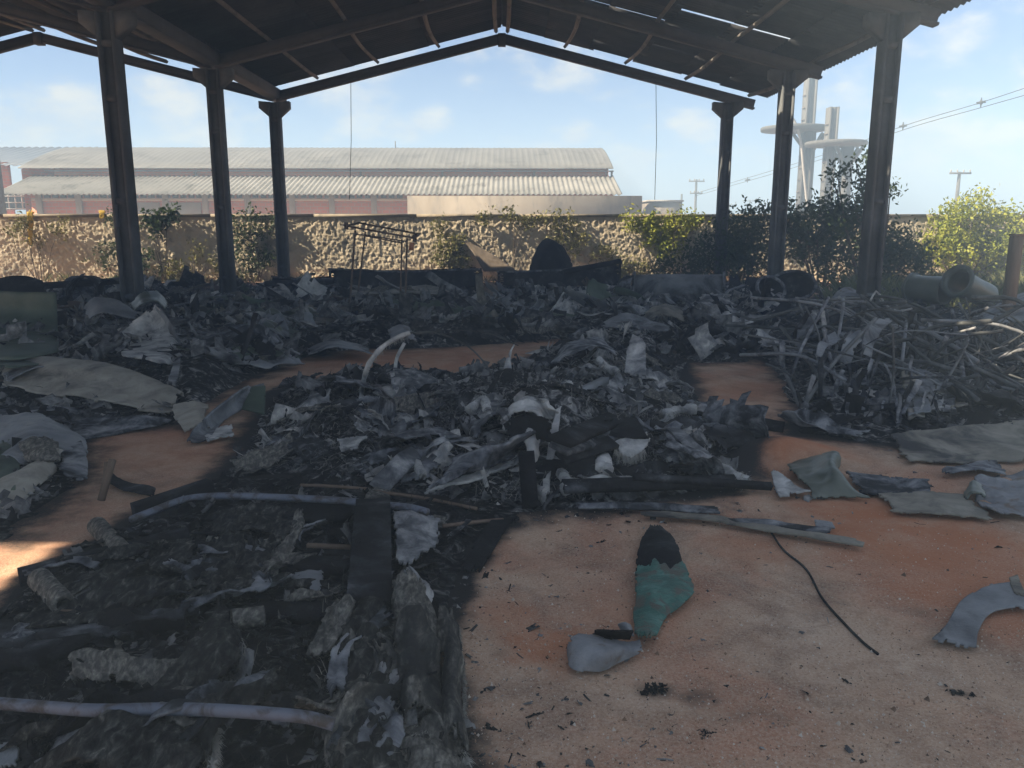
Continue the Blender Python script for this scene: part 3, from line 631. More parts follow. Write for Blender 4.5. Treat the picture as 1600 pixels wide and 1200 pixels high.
def pole(px, top, d, arm, label, w=.22, group='utility poles'):
    root = thing('utility_pole', label, 'pole', (hx(px, d), d, 0), group=group); h = hz(top, d)
    m = MB().tube([(0, 0, 0), (0, 0, h)], [w * .7, w * .5], 8); m.build('post', M['pole'], root)
    for dz, L in arm:
        MB().box((0, -.12, h - dz), (L, .1, .12)).build('crossarm', M['pole'], root)
        for q in (-.45, -.15, .15, .45): MB().lathe([(.03, 0), (.06, .05), (.05, .16), (.01, .2)], (q * L, -.12, h - dz + .06), 6).build('insulator', M['concrete_pale'], root)
pole(1495, 268, 58, [(.1, 1.5)], 'utility pole with one crossarm behind the lime bush')
pole(1087, 280, 85, [(.2, 1.6), (1.4, 1.3)], 'far utility pole with two crossarms right of the hall')
pole(1140, 318, 120, [(.2, 2.0)], 'tiny distant utility pole beside the right far column')
pole(1172, 312, 130, [(.2, 2.4)], 'tiny distant utility pole between the two right far columns')
pole(1065, 303, 95, [], 'leaning short pole right of the small outbuilding')
pole(0, 160, 40, [], 'tall dark pole at the left edge beyond the wall', .34)
def cable(pts, label):
    P = cr(np.array([tuple(D(*p)) for p in pts]), 40); root = solid_thing('power_cable', MB().tube([Vector(p) for p in P], .022, 5), M['cable'], label, 'cable', c=P[0], group='power cables')
    return root, P[0]
c1, o1 = cable([(1660, 118, 40), (1533, 160, 46), (1411, 197, 54), (1280, 244, 66), (1087, 302, 85)], 'upper power cable sagging down leftwards with marker spools')
c2, o2 = cable([(1660, 132, 40), (1533, 168, 46), (1411, 203, 54), (1280, 250, 66), (1087, 306, 85)], 'lower power cable sagging down leftwards')
for (px, py, d) in ((1533, 160, 46), (1411, 197, 54), (1168, 281, 78), (1322, 229, 62)):
    q = D(px, py, d) - Vector(o1); m = MB()
    for k in range(3): m.lathe([(.03, -.25), (.05, -.1), (.14, 0), (.05, .1), (.03, .25)], (0, 0, 0), 6, Euler((k * 1.05, k * .8, k)))
    m.build('marker_spool', M['cable'], c1, loc=tuple(q))

# ------------------------------------------------------------------ vegetation
def leaves(mb, lobes, n, size, seed, clump=.16, a=(0.1, 1.0), flat=None):
    rg = np.random.default_rng(seed); w = np.array([l[3] ** 2 for l in lobes]); w = w / w.sum()
    for l, ww in zip(lobes, w):
        c = np.array(l[:3]); r = l[3]; nc = max(6, int(ww * n / 26)); sq = np.array(l[4]) if len(l) > 4 else np.array((1, 1, 1))
        u = rg.normal(0, 1, (nc, 3)); u /= np.linalg.norm(u, axis=1)[:, None]; cc = c + u * (r * (0.35 + .7 * rg.random(nc) ** .5))[:, None] * sq
        k = rg.integers(0, nc, int(ww * n)); p = cc[k] + rg.normal(0, clump, (len(k), 3)) * np.minimum(1, sq + .15)
        cs = rg.random(nc)[k]
        if flat is not None: p[:, 1] = np.minimum(p[:, 1], flat)
        p[:, 2] = np.maximum(p[:, 2], .02)
        d = rg.normal(0, 1, p.shape); d /= np.linalg.norm(d, axis=1)[:, None]; s = np.cross(d, rg.normal(0, 1, p.shape)); s /= np.linalg.norm(s, axis=1)[:, None]
        L = size * (.6 + .8 * rg.random(len(p)))[:, None]
        V = np.stack([p - d * L * .5, p + s * L * .24, p + d * L * .5, p - s * L * .24], 1).reshape(-1, 3); i = np.arange(len(p)) * 4
        sh = np.clip(a[0] + (a[1] - a[0]) * (.6 * cs + .4 * rg.random(len(p))), 0, 1)
        mb.add(V, np.stack([i, i + 1, i + 2, i + 3], 1), np.repeat(sh, 4))
    return mb
def bush(name, label, cat, base, lobes, n, size, mat, seed, stems=5, clump=.16, flat=None, group=None, stem_r=.03):
    base = Vector(base); root = thing(name, label, cat, base, group=group)
    leaves(MB(), lobes, n, size, seed, clump, flat=None if flat is None else flat - base.y).add([(0, 0, 0), (0, 0, .001), (0, .001, 0)], np.array([(0, 1, 2)])).build('foliage', M[mat], root, False, True)
    rg = random.Random(seed); ms = MB()
    for k in range(stems):
        l = lobes[k % len(lobes)]; e = Vector(l[:3]) + Vector((rg.uniform(-.4, .4), rg.uniform(-.2, .2), rg.uniform(-.2, .5))) * l[3]
        b = Vector((rg.uniform(-.1, .1) + e.x * .25, rg.uniform(-.05, .05), 0)); mid = (b + e) / 2 + Vector((rg.uniform(-.15, .15), rg.uniform(-.1, .1), .1))
        pts = cr(np.array([tuple(b), tuple(mid), tuple(e)]), 8); ms.tube([Vector(p) for p in pts], np.linspace(stem_r, stem_r * .25, 8), 5)
        for j in range(3):
            p = Vector(pts[3 + j]); ms.tube([p, p + Vector((rg.uniform(-.5, .5), rg.uniform(-.3, .3), rg.uniform(.1, .5))) * l[3]], [stem_r * .5, stem_r * .15], 4)
    ms.build('trunk', M['bark'], root)
    return root
def rel(base, pts):     # lobes given as (px, py, d, r[, squash])
    out = []
    for p in pts:
        w = D(p[0], p[1], p[2]) - Vector(base); out.append((w.x, w.y, w.z, p[3]) + tuple(p[4:]))
    return out
b = G(1290, 445); b.z = 0; b = Vector((hx(1290, 22), 22.0, 0))
bush('dark_tree', 'dark leafy tree with bare twigs between the two nearer right columns', 'tree', b, rel(b, [(1270, 352, 22, .6), (1310, 365, 22, .65), (1250, 375, 22.2, .5), (1305, 410, 21.8, .5), (1225, 340, 22.3, .35), (1340, 345, 22, .45), (1300, 325, 22.2, .35)]), 5200, .13, 'leaf_dark', 3, 8, .15)
b = Vector((hx(1375, 21.6), 21.6, 0))
bush('slender_tree', 'thin tree with drooping sparse twigs behind the nearest right column', 'tree', b, rel(b, [(1365, 285, 21.6, .5), (1385, 300, 21.6, .35), (1345, 260, 21.6, .4), (1310, 280, 21.8, .35), (1335, 310, 21.6, .5)]), 950, .13, 'leaf_dark', 5, 12, .13, stem_r=.045)
b = Vector((hx(1150, 22.6), 22.6, 0))
bush('dark_shrub', 'dark shrub mass hiding the foot of the far right column', 'shrub', b, rel(b, [(1165, 360, 22.6, .6), (1130, 385, 22.5, .6), (1180, 395, 22.4, .6), (1090, 410, 22.6, .5), (1150, 420, 22.2, .55), (1040, 425, 22.8, .38), (1190, 340, 22.6, .35)]), 6500, .12, 'leaf_dark', 7, 7)
b = Vector((hx(1400, 21.8), 21.8, 0))
bush('dark_shrub', 'dark low shrub right of the nearest right column', 'shrub', b, rel(b, [(1395, 385, 21.8, .55), (1430, 410, 21.6, .5), (1385, 425, 21.5, .45), (1360, 400, 21.9, .5)]), 3600, .12, 'leaf_dark', 8, 6)
b = Vector((hx(1515, 23.9), 23.9, 0))
bush('lime_bush', 'bright yellow green sunlit bush at the right end of the wall', 'bush', b, rel(b, [(1500, 350, 23.9, .7), (1550, 365, 23.9, .75), (1470, 385, 23.9, .55), (1530, 325, 23.9, .4), (1590, 370, 23.9, .6), (1500, 400, 23.8, .6), (1560, 410, 23.9, .6), (1620, 395, 23.9, .7)]), 8500, .12, 'leaf_lime', 9, 9, .14)
def vine(label, pts, n, mat, seed, size=.10, clump=.11, name='wall_vine', group='vines and weeds on the back wall'):
    b = Vector((hx(sum(p[0] for p in pts) / len(pts), WY - .2), WY - .2, 0)); sq = (1, .22, 1)
    bush(name, label, 'vine', b, [x[:4] + (sq,) for x in rel(b, [(p[0], p[1], WY - .22, p[2]) for p in pts])], n, size, mat, seed, 6, clump, flat=WY - .1, group=group, stem_r=.015)
vine('sunlit yellow green creeper on the wall left of the far right column', [(1030, 360, .5), (1060, 350, .4), (1010, 350, .35), (1050, 385, .4), (1090, 350, .25), (985, 345, .25)], 2600, 'leaf_lime', 21)
vine('small pale creeper on the wall behind the metal stand', [(705, 385, .38), (700, 405, .4), (720, 415, .35), (690, 355, .2)], 1400, 'leaf_dry', 22)
vine('thin creeper hanging over the wall top above the charred dome', [(880, 345, .35), (870, 370, .3), (905, 370, .28), (890, 395, .25), (850, 342, .2)], 800, 'leaf_dry', 23)
vine('dark dry creeper hanging beside the second left column', [(385, 350, .5), (395, 385, .45), (420, 345, .35), (375, 410, .45), (410, 415, .4)], 1300, 'leaf_dark', 24)
vine('dark bushy creeper rising above the wall between the left columns', [(262, 335, .22), (245, 350, .28), (235, 345, .2)], 500, 'leaf_dark', 25, .14)
vine('dry brown creeper at the wall foot behind the nearest left column', [(180, 410, .5), (160, 395, .4), (235, 415, .5), (175, 345, .4), (205, 400, .4)], 800, 'leaf_dark', 26)
vine('dry weeds growing at the wall foot between the left columns', [(290, 420, .5), (330, 425, .45), (270, 425, .4), (300, 390, .3)], 600, 'leaf_dry', 27)
vine('yellowed creeper draped over the wall top at the far left', [(45, 350, .3), (55, 375, .25), (90, 355, .3), (20, 360, .25)], 420, 'leaf_dry', 28)
vine('pale weeds growing from the wall top above the stained plaster wall', [(760, 338, .22), (800, 335, .2), (830, 345, .25)], 450, 'leaf_dry', 29)
vine('small weeds along the wall foot behind the grey pipe', [(940, 400, .3), (970, 415, .3), (1000, 420, .3)], 700, 'leaf_dry', 30)
for px, lab in ((48, 'yellow rag hanging down the wall at the far left'), (160, 'short yellow rag on the wall top near the left column')):
    sgn = 55 if px == 48 else 14
    solid_thing('yellow_rag', sheet([[(px - 6, 328, WY - .22), (px + 6, 328, WY - .20)], [(px - 5, 328 + sgn * .5, WY - .26), (px + 4, 328 + sgn * .5, WY - .22)], [(px - 3, 328 + sgn, WY - .24), (px + 2, 328 + sgn, WY - .24)]], 20, 8, .02, 6, .006, .1, px), M['yellow'], lab, 'rag', group='yellow rags on the wall')
def grass():
    rg = np.random.default_rng(5); mb = MB()
    def tuft(x, y, n, h, sp):
        p = np.stack([x + rg.normal(0, sp, n), y + rg.normal(0, sp * .6, n), np.zeros(n)], 1); d = np.stack([rg.normal(0, .35, n), rg.normal(0, .35, n), np.ones(n)], 1)
        L = (h * (.4 + rg.random(n)))[:, None]; s = rg.normal(0, 1, (n, 3)); s[:, 2] = 0; s /= np.linalg.norm(s, axis=1)[:, None] + 1e-9
        V = np.stack([p - s * .008, p + s * .008, p + d * L * .6 + s * .005, p + d * L * [1.25, 1.25, .95]], 1).reshape(-1, 3); i = np.arange(n) * 4
        mb.add(V, np.stack([i, i + 1, i + 2, i + 3], 1), np.repeat(rg.random(n), 4))
    for k in range(150):
        px = rg.uniform(1330, 1660); d = rg.uniform(15.5, 23.5); tuft(hx(px, d), d, 60, rg.uniform(.15, .45), .25)
    for k in range(120):
        x = rg.uniform(-15, 8); tuft(x, rg.uniform(23.2, 24.3), 30, rg.uniform(.08, .3), .2)
    o = mb.build('weeds', M['grass'], None, False, True); tag(o, 'low grass and dry weeds along the foot of the wall and at the right', 'grass', kind='stuff')
grass()

# ------------------------------------------------------------------ burnt litter: soft ash beds first
M['litter'] = mk('burnt_litter', [(0, (.006, .006, .007)), (.42, (.022, .022, .023)), (.58, (.10, .10, .104)), (.76, (.27, .268, .262)), (1, (.55, .54, .51))], scale=8.5, detail=12, distort=1.6, bump=1.0, bscale=38, bdist=.03, coord='Position', grime=(.012, .012, .013), gscale=1.9, grange=(.42, .62))
M['litter_dark'] = mk('soot_bed', [(0, (.005, .005, .006)), (.52, (.014, .014, .015)), (.72, (.05, .05, .051)), (.88, (.13, .13, .128)), (1, (.26, .255, .24))], scale=10, detail=12, distort=1.4, bump=1.0, bscale=42, bdist=.03, coord='Position')
M['frag'] = mk('burnt_scraps', [(0, (.006, .006, .007)), (.34, (.026, .026, .027)), (.52, (.10, .10, .103)), (.68, (.21, .21, .208)), (.84, (.36, .35, .33)), (1, (.62, .60, .56))], scale=9, detail=9, attr=.55, bump=.7, bscale=60, coord='Position')
M['frag_dark'] = mk('char_scraps', [(0, (.006, .006, .007)), (.5, (.022, .022, .023)), (.72, (.08, .08, .082)), (1, (.28, .275, .26))], scale=7, attr=.6, bump=.7, bscale=60, coord='Position')
def bed(k, name, label, step, mat):
    p = POLY[k]; x0, y0 = p.min(0) - .5; x1, y1 = p.max(0) + .5; x0 = max(x0, -12.5); x1 = min(x1, 11); y0 = max(y0, 1.2)
    xs = np.arange(x0, x1, step); ys = np.arange(y0, y1, step); X, Y = np.meshgrid(xs, ys, indexing='ij'); x, y = X.ravel(), Y.ravel()
    z = zheight(k, x, y); m = zmask(k, x, y, .35 if k == 'front' else .6)
    fine = .5 * fbm(P3(x * 6, y * 6), 30, 3) + .5 * ridged(P3(x * 9, y * 9), 33, 3)
    z = z + m * (.045 if k in ('heap', 'back') else .022) * fine + soilz(x, y)
    Fq = grid_faces(len(xs), len(ys)); keep = m[Fq].max(1) > .02; V, Fq = compact(P3(x, y, z), Fq[keep])
    o = MB().add(V, Fq).build(name, M[mat], None, True); tag(o, label, 'ash', kind='stuff')
bed('front', 'soot_bed', 'black soot bed under the charred mats in the left foreground', .022, 'litter_dark')
bed('heap', 'ash_heap', 'grey and black ash heap in the middle of the floor', .026, 'litter')
bed('back', 'ash_bed', 'bed of ash and charred litter across the back of the shed', .05, 'litter')
bed('tangle', 'soot_patch', 'sooty ash under the tangle of burnt pipes', .05, 'litter')
bed('leftside', 'dust_bed', 'dark dusty litter at the left side', .05, 'litter_dark')

# crumpled scrap meshes shared by copies
def scrap(kind, seed, res=10):
    rg = np.random.default_rng(seed); nu, nv = res + 2, res
    L, Wd = (1, rg.uniform(.5, .9)) if kind == 'sheet' else ((1, rg.uniform(.35, .6)) if kind == 'curl' else (1, rg.uniform(.08, .16)))
    if kind == 'strip': nu, nv = res + 4, 3
    uu, vv = np.meshgrid(np.linspace(-.5, .5, nu), np.linspace(-.5, .5, nv), indexing='ij'); u, v = uu.ravel(), vv.ravel()
    V = P3(u * L, v * Wd)
    def bend(V, ang, c, dirn):
        n = np.array((math.cos(dirn), math.sin(dirn), 0)); s = V @ n - c; out = V.copy(); r = .12; a = np.clip(s / r, 0, 1) * ang
        msk = s > 0; rad_ = r / abs(ang) if abs(ang) > .05 else 1e3; sg = np.sign(ang)
        sa = np.abs(a); du = rad_ * np.sin(sa) + np.maximum(s - r, 0) * np.cos(sa); dz = sg * (rad_ * (1 - np.cos(sa)) + np.maximum(s - r, 0) * np.sin(sa))
        out[msk] = V[msk] + n * (du - s)[msk][:, None] + np.array((0, 0, 1)) * dz[msk][:, None]; return out
    if kind == 'curl':
        th = rg.uniform(2.2, 4.8); rr = Wd / th; a = v * th; V = np.stack([u * L, rr * np.sin(a), rr * (1 - np.cos(a))], 1)
        V[:, 1:] *= (1 + .5 * rg.uniform(-1, 1) * u)[:, None]
    elif kind == 'sheet':
        for k in range(rg.integers(2, 5)): V = bend(V, rg.uniform(.4, 1.5) * rg.choice([-1, 1]), rg.uniform(-.05, .3), rg.uniform(0, 6.28))
    else:
        for k in range(2): V = bend(V, rg.uniform(.1, .8) * rg.choice([-1, 1]), rg.uniform(-.2, .3), rg.uniform(-.4, .4))
    am = .05 if kind != 'strip' else .02
    V = V + am * np.stack([fbm(V * 4 + 3, seed, 3), fbm(V * 4 + 9, seed + 1, 3), 1.6 * ridged(V * 3, seed + 2, 3) - .6], 1)
    Fq = grid_faces(nu, nv)
    if kind != 'strip':
        fc = np.stack([uu.ravel()[Fq].mean(1), vv.ravel()[Fq].mean(1)], 1); bd = .5 - np.abs(fc).max(1)
        kp = bd + .22 * vn(np.concatenate([fc * 5, np.full((len(fc), 1), seed * 3.3)], 1), seed) > .06; Fq = Fq[kp] if kp.sum() > 12 else Fq
    V, Fq = compact(V, Fq); V = V - (V.max(0) + V.min(0)) / 2; return thicken(V, Fq, .012)
SH = [scrap('sheet', 100 + i) for i in range(12)]; CU = [scrap('curl', 200 + i, 9) for i in range(6)]; ST = [scrap('strip', 300 + i) for i in range(6)]
SMALL = [scrap('sheet', 400 + i, 5) for i in range(14)] + [scrap('curl', 430 + i, 5) for i in range(6)] + [scrap('strip', 450 + i, 4) for i in range(6)]
def rotm(rg, tilt):
    return np.array(Euler((rg.normal(0, tilt), rg.normal(0, tilt), rg.uniform(0, 6.28))).to_matrix())
KEEP = [(195, 755, 680, 815), (-10, 1075, 535, 1145), (535, 780, 625, 1000), (260, 970, 420, 1100), (95, 1035, 310, 1095), (300, 795, 480, 870), (165, 470, 295, 610), (0, 545, 295, 650), (262, 590, 425, 700), (0, 640, 150, 830), (0, 450, 95, 560), (540, 350, 660, 470), (965, 425, 1150, 470), (560, 520, 640, 640), (470, 525, 590, 560), (775, 610, 880, 790), (945, 665, 1020, 748), (690, 600, 840, 770), (500, 430, 760, 458), (110, 455, 270, 505), (1165, 430, 1290, 480)]
def inpoly(k, rg, n, pxr, keep=False):
    out = []
    while len(out) < n:
        px, py = rg.uniform(pxr[0], pxr[2], 4 * n), rg.uniform(pxr[1], pxr[3], 4 * n); g = np.array([tuple(G(u, v)) for u, v in zip(px, py)])
        ok = zmask(k, g[:, 0], g[:, 1], .35) > .35
        if keep:
            for b in KEEP: ok &= ~((px > b[0]) & (px < b[2]) & (py > b[1]) & (py < b[3] + 12))
        out += [tuple(x) for x in g[ok][:, :2]]
    return np.array(out[:n])
def litter(k, name, label, n, size, pxr, seed, mat, tilt=.5, lo=0, hi=1):
    rg = np.random.default_rng(seed); mb = MB(); P = inpoly(k, rg, n, pxr); Z = topz(P[:, 0], P[:, 1]); cl = fbm(P3(P[:, 0] * 1.3, P[:, 1] * 1.3), seed, 3)
    for (x, y), z, c in zip(P, Z, cl):
        V, Fq = SMALL[rg.integers(len(SMALL))]; s = size * min(3.2, rg.lognormal(-.12, .72)) * (1 if y < 6 else min(2.0, y / 6))
        V = (V * s * np.array((1, 1, .8))) @ rotm(rg, tilt).T + np.array((x, y, z + s * .10)); mb.add(V, Fq, float(np.clip(lo + (hi - lo) * (.46 + .6 * c + rg.normal(0, .36)), 0, 1)))
    o = mb.build(name, M[mat], None, False, True); tag(o, label, 'debris', kind='stuff')
litter('heap', 'ash_flakes', 'small torn flakes of ash and char strewn over the middle heap', 2600, .085, (330, 510, 1210, 800), 1, 'frag', .6)
litter('back', 'burnt_flakes', 'small grey flakes and scraps strewn over the back litter', 3400, .12, (0, 447, 1260, 600), 2, 'frag', .6)
litter('front', 'char_flakes', 'small black flakes strewn over the soot in the left foreground', 2600, .05, (0, 745, 810, 1200), 3, 'frag_dark', .5)
litter('front', 'mat_scraps', 'torn ash dusted scraps of glass mat lying over the charred frames', 160, .08, (0, 790, 760, 1220), 8, 'frag', .45, 0, .7)
litter('tangle', 'char_scraps', 'small scraps of char below the burnt pipes', 700, .11, (1180, 456, 1600, 700), 4, 'frag', .6, 0, .8)
litter('leftside', 'dusty_flakes', 'small dusty flakes at the left side', 350, .09, (0, 592, 300, 840), 6, 'frag', .4, 0, .8)
def grit():
    rg = np.random.default_rng(9); mb = MB(); n = 13000; px = rg.uniform(640, 1640, n); py = rg.uniform(790, 1230, n); P = []
    C = np.array([tuple(G(a, b)) for a, b in zip(px, py)]); keep = sdist(POLY['front'], C[:, 0], C[:, 1]) < -.05; C = C[keep]; n = len(C)
    s = (.0025 * rg.lognormal(0, .55, n))[:, None]; C[:, 2] = soilz(C[:, 0], C[:, 1])
    T = np.array([(1, 0, -.3), (-.5, .87, -.3), (-.5, -.87, -.3), (0, 0, 1.0)]); an = rg.uniform(0, 6.28, n); c_, s_ = np.cos(an)[:, None], np.sin(an)[:, None]
    V = np.stack([T[None, :, 0] * c_ - T[None, :, 1] * s_, T[None, :, 0] * s_ + T[None, :, 1] * c_, np.repeat(T[None, :, 2], n, 0)], 2) * s[:, None, :] + C[:, None, :]
    i = np.arange(n) * 4; mb.add(V.reshape(-1, 3), np.concatenate([np.stack([i, i + 1, i + 3], 1), np.stack([i + 1, i + 2, i + 3], 1), np.stack([i + 2, i, i + 3], 1)]), np.repeat(rg.random(n), 4))
    m = mk('grit', [(0, (.03, .025, .022)), (.3, (.30, .18, .11)), (.65, (.44, .34, .26)), (1, (.60, .54, .46))], scale=3, attr=.9, bump=0, coord='Position')
    o = mb.build('grit', m, None, False, True); tag(o, 'grains of grit and small stones on the sandy floor', 'grit', kind='stuff')
grit()

# countable scraps, each an object of its own
MESHC = {}
def scrap_mesh(kind, i, mat):
    key = (kind, i, mat)
    if key not in MESHC:
        V, Fq = {'sheet': SH, 'curl': CU, 'strip': ST}[kind][i]; MESHC[key] = MB().add(V, Fq).mesh({'sheet': 'crumpled_sheet', 'curl': 'curled_shell', 'strip': 'burnt_strip'}[kind], M[mat])
    return MESHC[key]
WORD = {'tank': 'pale green', 'mat': 'scorched fibrous', 'mat_pale': 'pale fibrous', 'rust': 'rusty brown', 'char': 'charred black', 'ash': 'ash grey', 'grey_sheet': 'dull grey', 'beige': 'heat browned beige', 'green': 'dull green', 'pale': 'whitish', 'char_edge': 'black and grey'}
KW = {'sheet': ('crumpled_sheet', 'torn crumpled sheet'), 'curl': ('curled_shell', 'curled shell piece'), 'strip': ('burnt_strip', 'narrow bent strip')}
MARKS = [(140, 600, 'big beige roll'), (340, 645, 'stiff folded panel'), (235, 530, 'pale upright sheet'), (45, 505, 'green panel'), (597, 470, 'metal stand'), (630, 435, 'longest charred trough'), (870, 425, 'dark dome'), (1055, 448, 'wide grey pipe'), (1205, 455, 'black tubs'), (575, 580, 'white arching rod'), (212, 470, 'nearest left column'), (359, 450, 'second left column'), (447, 440, 'far left column'),
  (550, 695, 'whitish ash slab'), (830, 640, 'white frayed hood'), (755, 740, 'long charred board'), (830, 740, 'black upright board'), (983, 710, 'open black box'), (913, 610, 'pale square tube'), (992, 555, 'upright ash grey fin'), (915, 545, 'dark burnt arch'), (800, 560, 'grey pointed shard'), (1095, 700, 'blue grey ash slab'), (1150, 655, 'long black plank'), (1110, 480, 'grey crumpled sack'), (1035, 490, 'yellowish bundle'), (990, 512, 'grey rounded bundle'),
  (515, 492, 'brown standing flap'), (408, 488, 'brown bent flap'), (630, 518, 'ribbed pale scrap'), (530, 545, 'grey cloth on the bare soil'), (405, 550, 'green flat sheet'), (1250, 560, 'pipe tangle'), (440, 780, 'bowed conduit'), (580, 860, 'black beam'), (400, 822, 'draped flap'), (330, 1040, 'ridge of matting'), (200, 1070, 'grey frayed roll'), (430, 1115, 'lower conduit'), (480, 905, 'ragged grey leaf scrap'), (575, 1080, 'dark foreground matting'), (640, 460, 'long pale flattened sheets'), (170, 845, 'brownish stub tube'), (650, 840, 'crumbling grey matting')]
USED = set()
def project(x, y, z):
    v = CM.transposed() @ Vector((x, y, z - CAM_H)); return 800 + F_PX * v.x / -v.z, 600 - F_PX * v.y / -v.z
def where_label(x, y, z, s, word):
    x, y, z, s = float(x), float(y), float(z), float(s)
    px, py = project(x, y, z); app = s / y * F_PX
    for dist, mx, my, nm in sorted((math.hypot(px - a, (py - b) * 1.6), a, b, nm) for a, b, nm in MARKS)[:6]:
        dx, dy = px - mx, (py - my) * 1.6
        side = ('right of' if dx > 0 else 'left of') if abs(dx) > abs(dy) else ('in front of' if dy > 0 else 'behind')
        near = 'just ' if dist < 45 else ''
        for l in (f'{word} {near}{side} the {nm}', f'{"large" if app > 48 else "small"} {word} {near}{side} the {nm}'):
            if l not in USED and len(l.split()) <= 16: USED.add(l); return l
    return None
def scatter(k, n, size, pxr, seed, mats, kinds, where, tilt=.55):
    rg = np.random.default_rng(seed); P = inpoly(k, rg, n, pxr, True); Z = topz(P[:, 0], P[:, 1])
    for (x, y), z in zip(P, Z):
        for tr in range(8):
            mat = mats[rg.integers(len(mats))]; kind = kinds[rg.integers(len(kinds))]; i = int(rg.integers(len({'sheet': SH, 'curl': CU, 'strip': ST}[kind])))
            s = size * min(1.9, rg.lognormal(0, .38)); s = s * 1.5 if kind == 'strip' else s; nm, ph = KW[kind]
            lab = where_label(x, y, z, s, f'{WORD[mat]} {ph}')
            if lab: break
        else: continue
        o = inst(nm, scrap_mesh(kind, i, mat), None, (x, y, z + s * (.10 if kind != 'strip' else .05)), (rg.normal(0, tilt), rg.normal(0, tilt), rg.uniform(0, 6.28)), (s, s * rg.uniform(.7, 1.2), s * rg.uniform(.5, .9)))
        tag(o, lab, 'debris', f'{ph}s {where}')
scatter('back', 110, .68, (0, 452, 1200, 520), 21, ['ash', 'ash', 'grey_sheet', 'char_edge', 'char', 'beige', 'grey_sheet', 'green', 'rust', 'pale'], ['sheet', 'sheet', 'curl', 'strip'], 'in the litter at the back of the shed')
scatter('back', 62, .42, (0, 490, 480, 600), 22, ['ash', 'grey_sheet', 'char_edge', 'char', 'beige', 'green'], ['sheet', 'sheet', 'curl', 'strip'], 'in the litter beyond the beige roll at the left')
scatter('back', 50, .42, (480, 500, 1180, 575), 23, ['ash', 'char_edge', 'char', 'grey_sheet'], ['sheet', 'sheet', 'curl'], 'behind the middle ash heap')
scatter('heap', 62, .38, (400, 530, 1180, 790), 24, ['ash', 'char_edge', 'char', 'char_edge', 'pale', 'char_edge', 'ash', 'ash'], ['sheet', 'sheet', 'strip', 'curl'], 'on the middle ash heap')
scatter('front', 60, .17, (20, 760, 780, 1190), 25, ['char', 'char_edge', 'char', 'char_edge', 'ash', 'mat', 'mat_pale'], ['sheet', 'sheet', 'strip', 'curl'], 'in the soot of the left foreground', .35)

# long limp sheets draped over the litter, following its surface
WORD.update({'bark': 'brown scorched'})
def drape(k, n, size, pxr, seed, mats, where, lift=.035, aspect=(.25, .6), head=None):
    rg = np.random.default_rng(seed); P = inpoly(k, rg, n, pxr, True)
    for x, y in P:
        s = size * min(1.7, rg.lognormal(0, .3)); mat = mats[rg.integers(len(mats))]; an = rg.normal(0, .9) + (math.pi if rg.random() < .5 else 0); an = an if head is None else head + rg.normal(0, .22); w = s * rg.uniform(*aspect); c, d = math.cos(an), math.sin(an); bend = rg.normal(0, .18) * s
        lab = where_label(x, y, float(topz(x, y)[0]), s, f'{WORD[mat]} draped sheet')
        if not lab: continue
        rows = []
        for u in np.linspace(-.5, .5, 5):
            r = []
            for v in np.linspace(-.5, .5, 4):
                lx, ly = u * s, v * w * (1 - .5 * abs(u) * rg.random()) + bend * (u * u * 4 - .5); X, Y = x + lx * c - ly * d, y + lx * d + ly * c
                z = float(topz(X, Y)[0]) + lift + (.11 * s * min(1.5, abs(rg.normal())) if rg.random() < .4 else .02)
                r.append(Vector((X, Y, z)))
            rows.append(r)
        solid_thing('draped_sheet', sheet(rows, 30, 20, amp=.045 * s, freq=5 / s, t=.008, tear=.09, seed=int(rg.integers(9999))), M[mat], lab, 'debris', attr=False, group=f'draped sheets {where}')
drape('heap', 46, .52, (400, 530, 1190, 790), 61, ['char_edge', 'char_edge', 'char', 'ash', 'char', 'mat_pale', 'char_edge'], 'on the middle ash heap')
drape('back', 30, 1.15, (0, 455, 1200, 520), 62, ['ash', 'grey_sheet', 'beige', 'char_edge', 'green', 'mat_pale', 'grey_sheet'], 'in the litter at the back of the shed')
drape('back', 34, .85, (0, 495, 480, 600), 63, ['grey_sheet', 'beige', 'ash', 'char_edge', 'tank', 'grey_sheet'], 'in the litter at the left')
drape('back', 20, .8, (480, 500, 1180, 575), 64, ['ash', 'char_edge', 'grey_sheet', 'mat_pale'], 'behind the middle ash heap')
drape('tangle', 12, .7, (1220, 560, 1600, 690), 65, ['char', 'char_edge', 'char_edge'], 'below the pipe tangle')
drape('front', 16, .24, (20, 770, 760, 1190), 66, ['mat', 'mat', 'char', 'char_edge', 'mat_pale', 'char'], 'over the charred frames in the foreground', .02)
drape('front', 20, .34, (520, 930, 735, 1200), 67, ['mat_pale', 'mat', 'ash', 'mat_pale', 'char_edge'], 'along the edge of the sand in the foreground', .05, (.10, .24), 1.5)
drape('front', 10, .34, (250, 960, 400, 1200), 68, ['mat_pale', 'mat', 'char_edge'], 'on the ridge of matting in the foreground', .07, (.12, .28), 1.1)
drape('front', 12, .42, (20, 850, 330, 1190), 69, ['char_edge', 'char', 'mat', 'char_edge'], 'across the left foreground', .03, (.10, .22), .1)
drape('front', 10, .30, (330, 790, 545, 1000), 70, ['mat_pale', 'char_edge', 'mat', 'ash'], 'in the hollow left of the black beam', .03, (.15, .3), .9)
# ------------------------------------------------------------------ singled-out pieces
def S(name, label, cat, rows, mat, nu=40, nv=30, group=None, **k):
    return solid_thing(name, sheet(rows, nu, nv, **k), M[mat], label, cat, smooth=True, group=group)
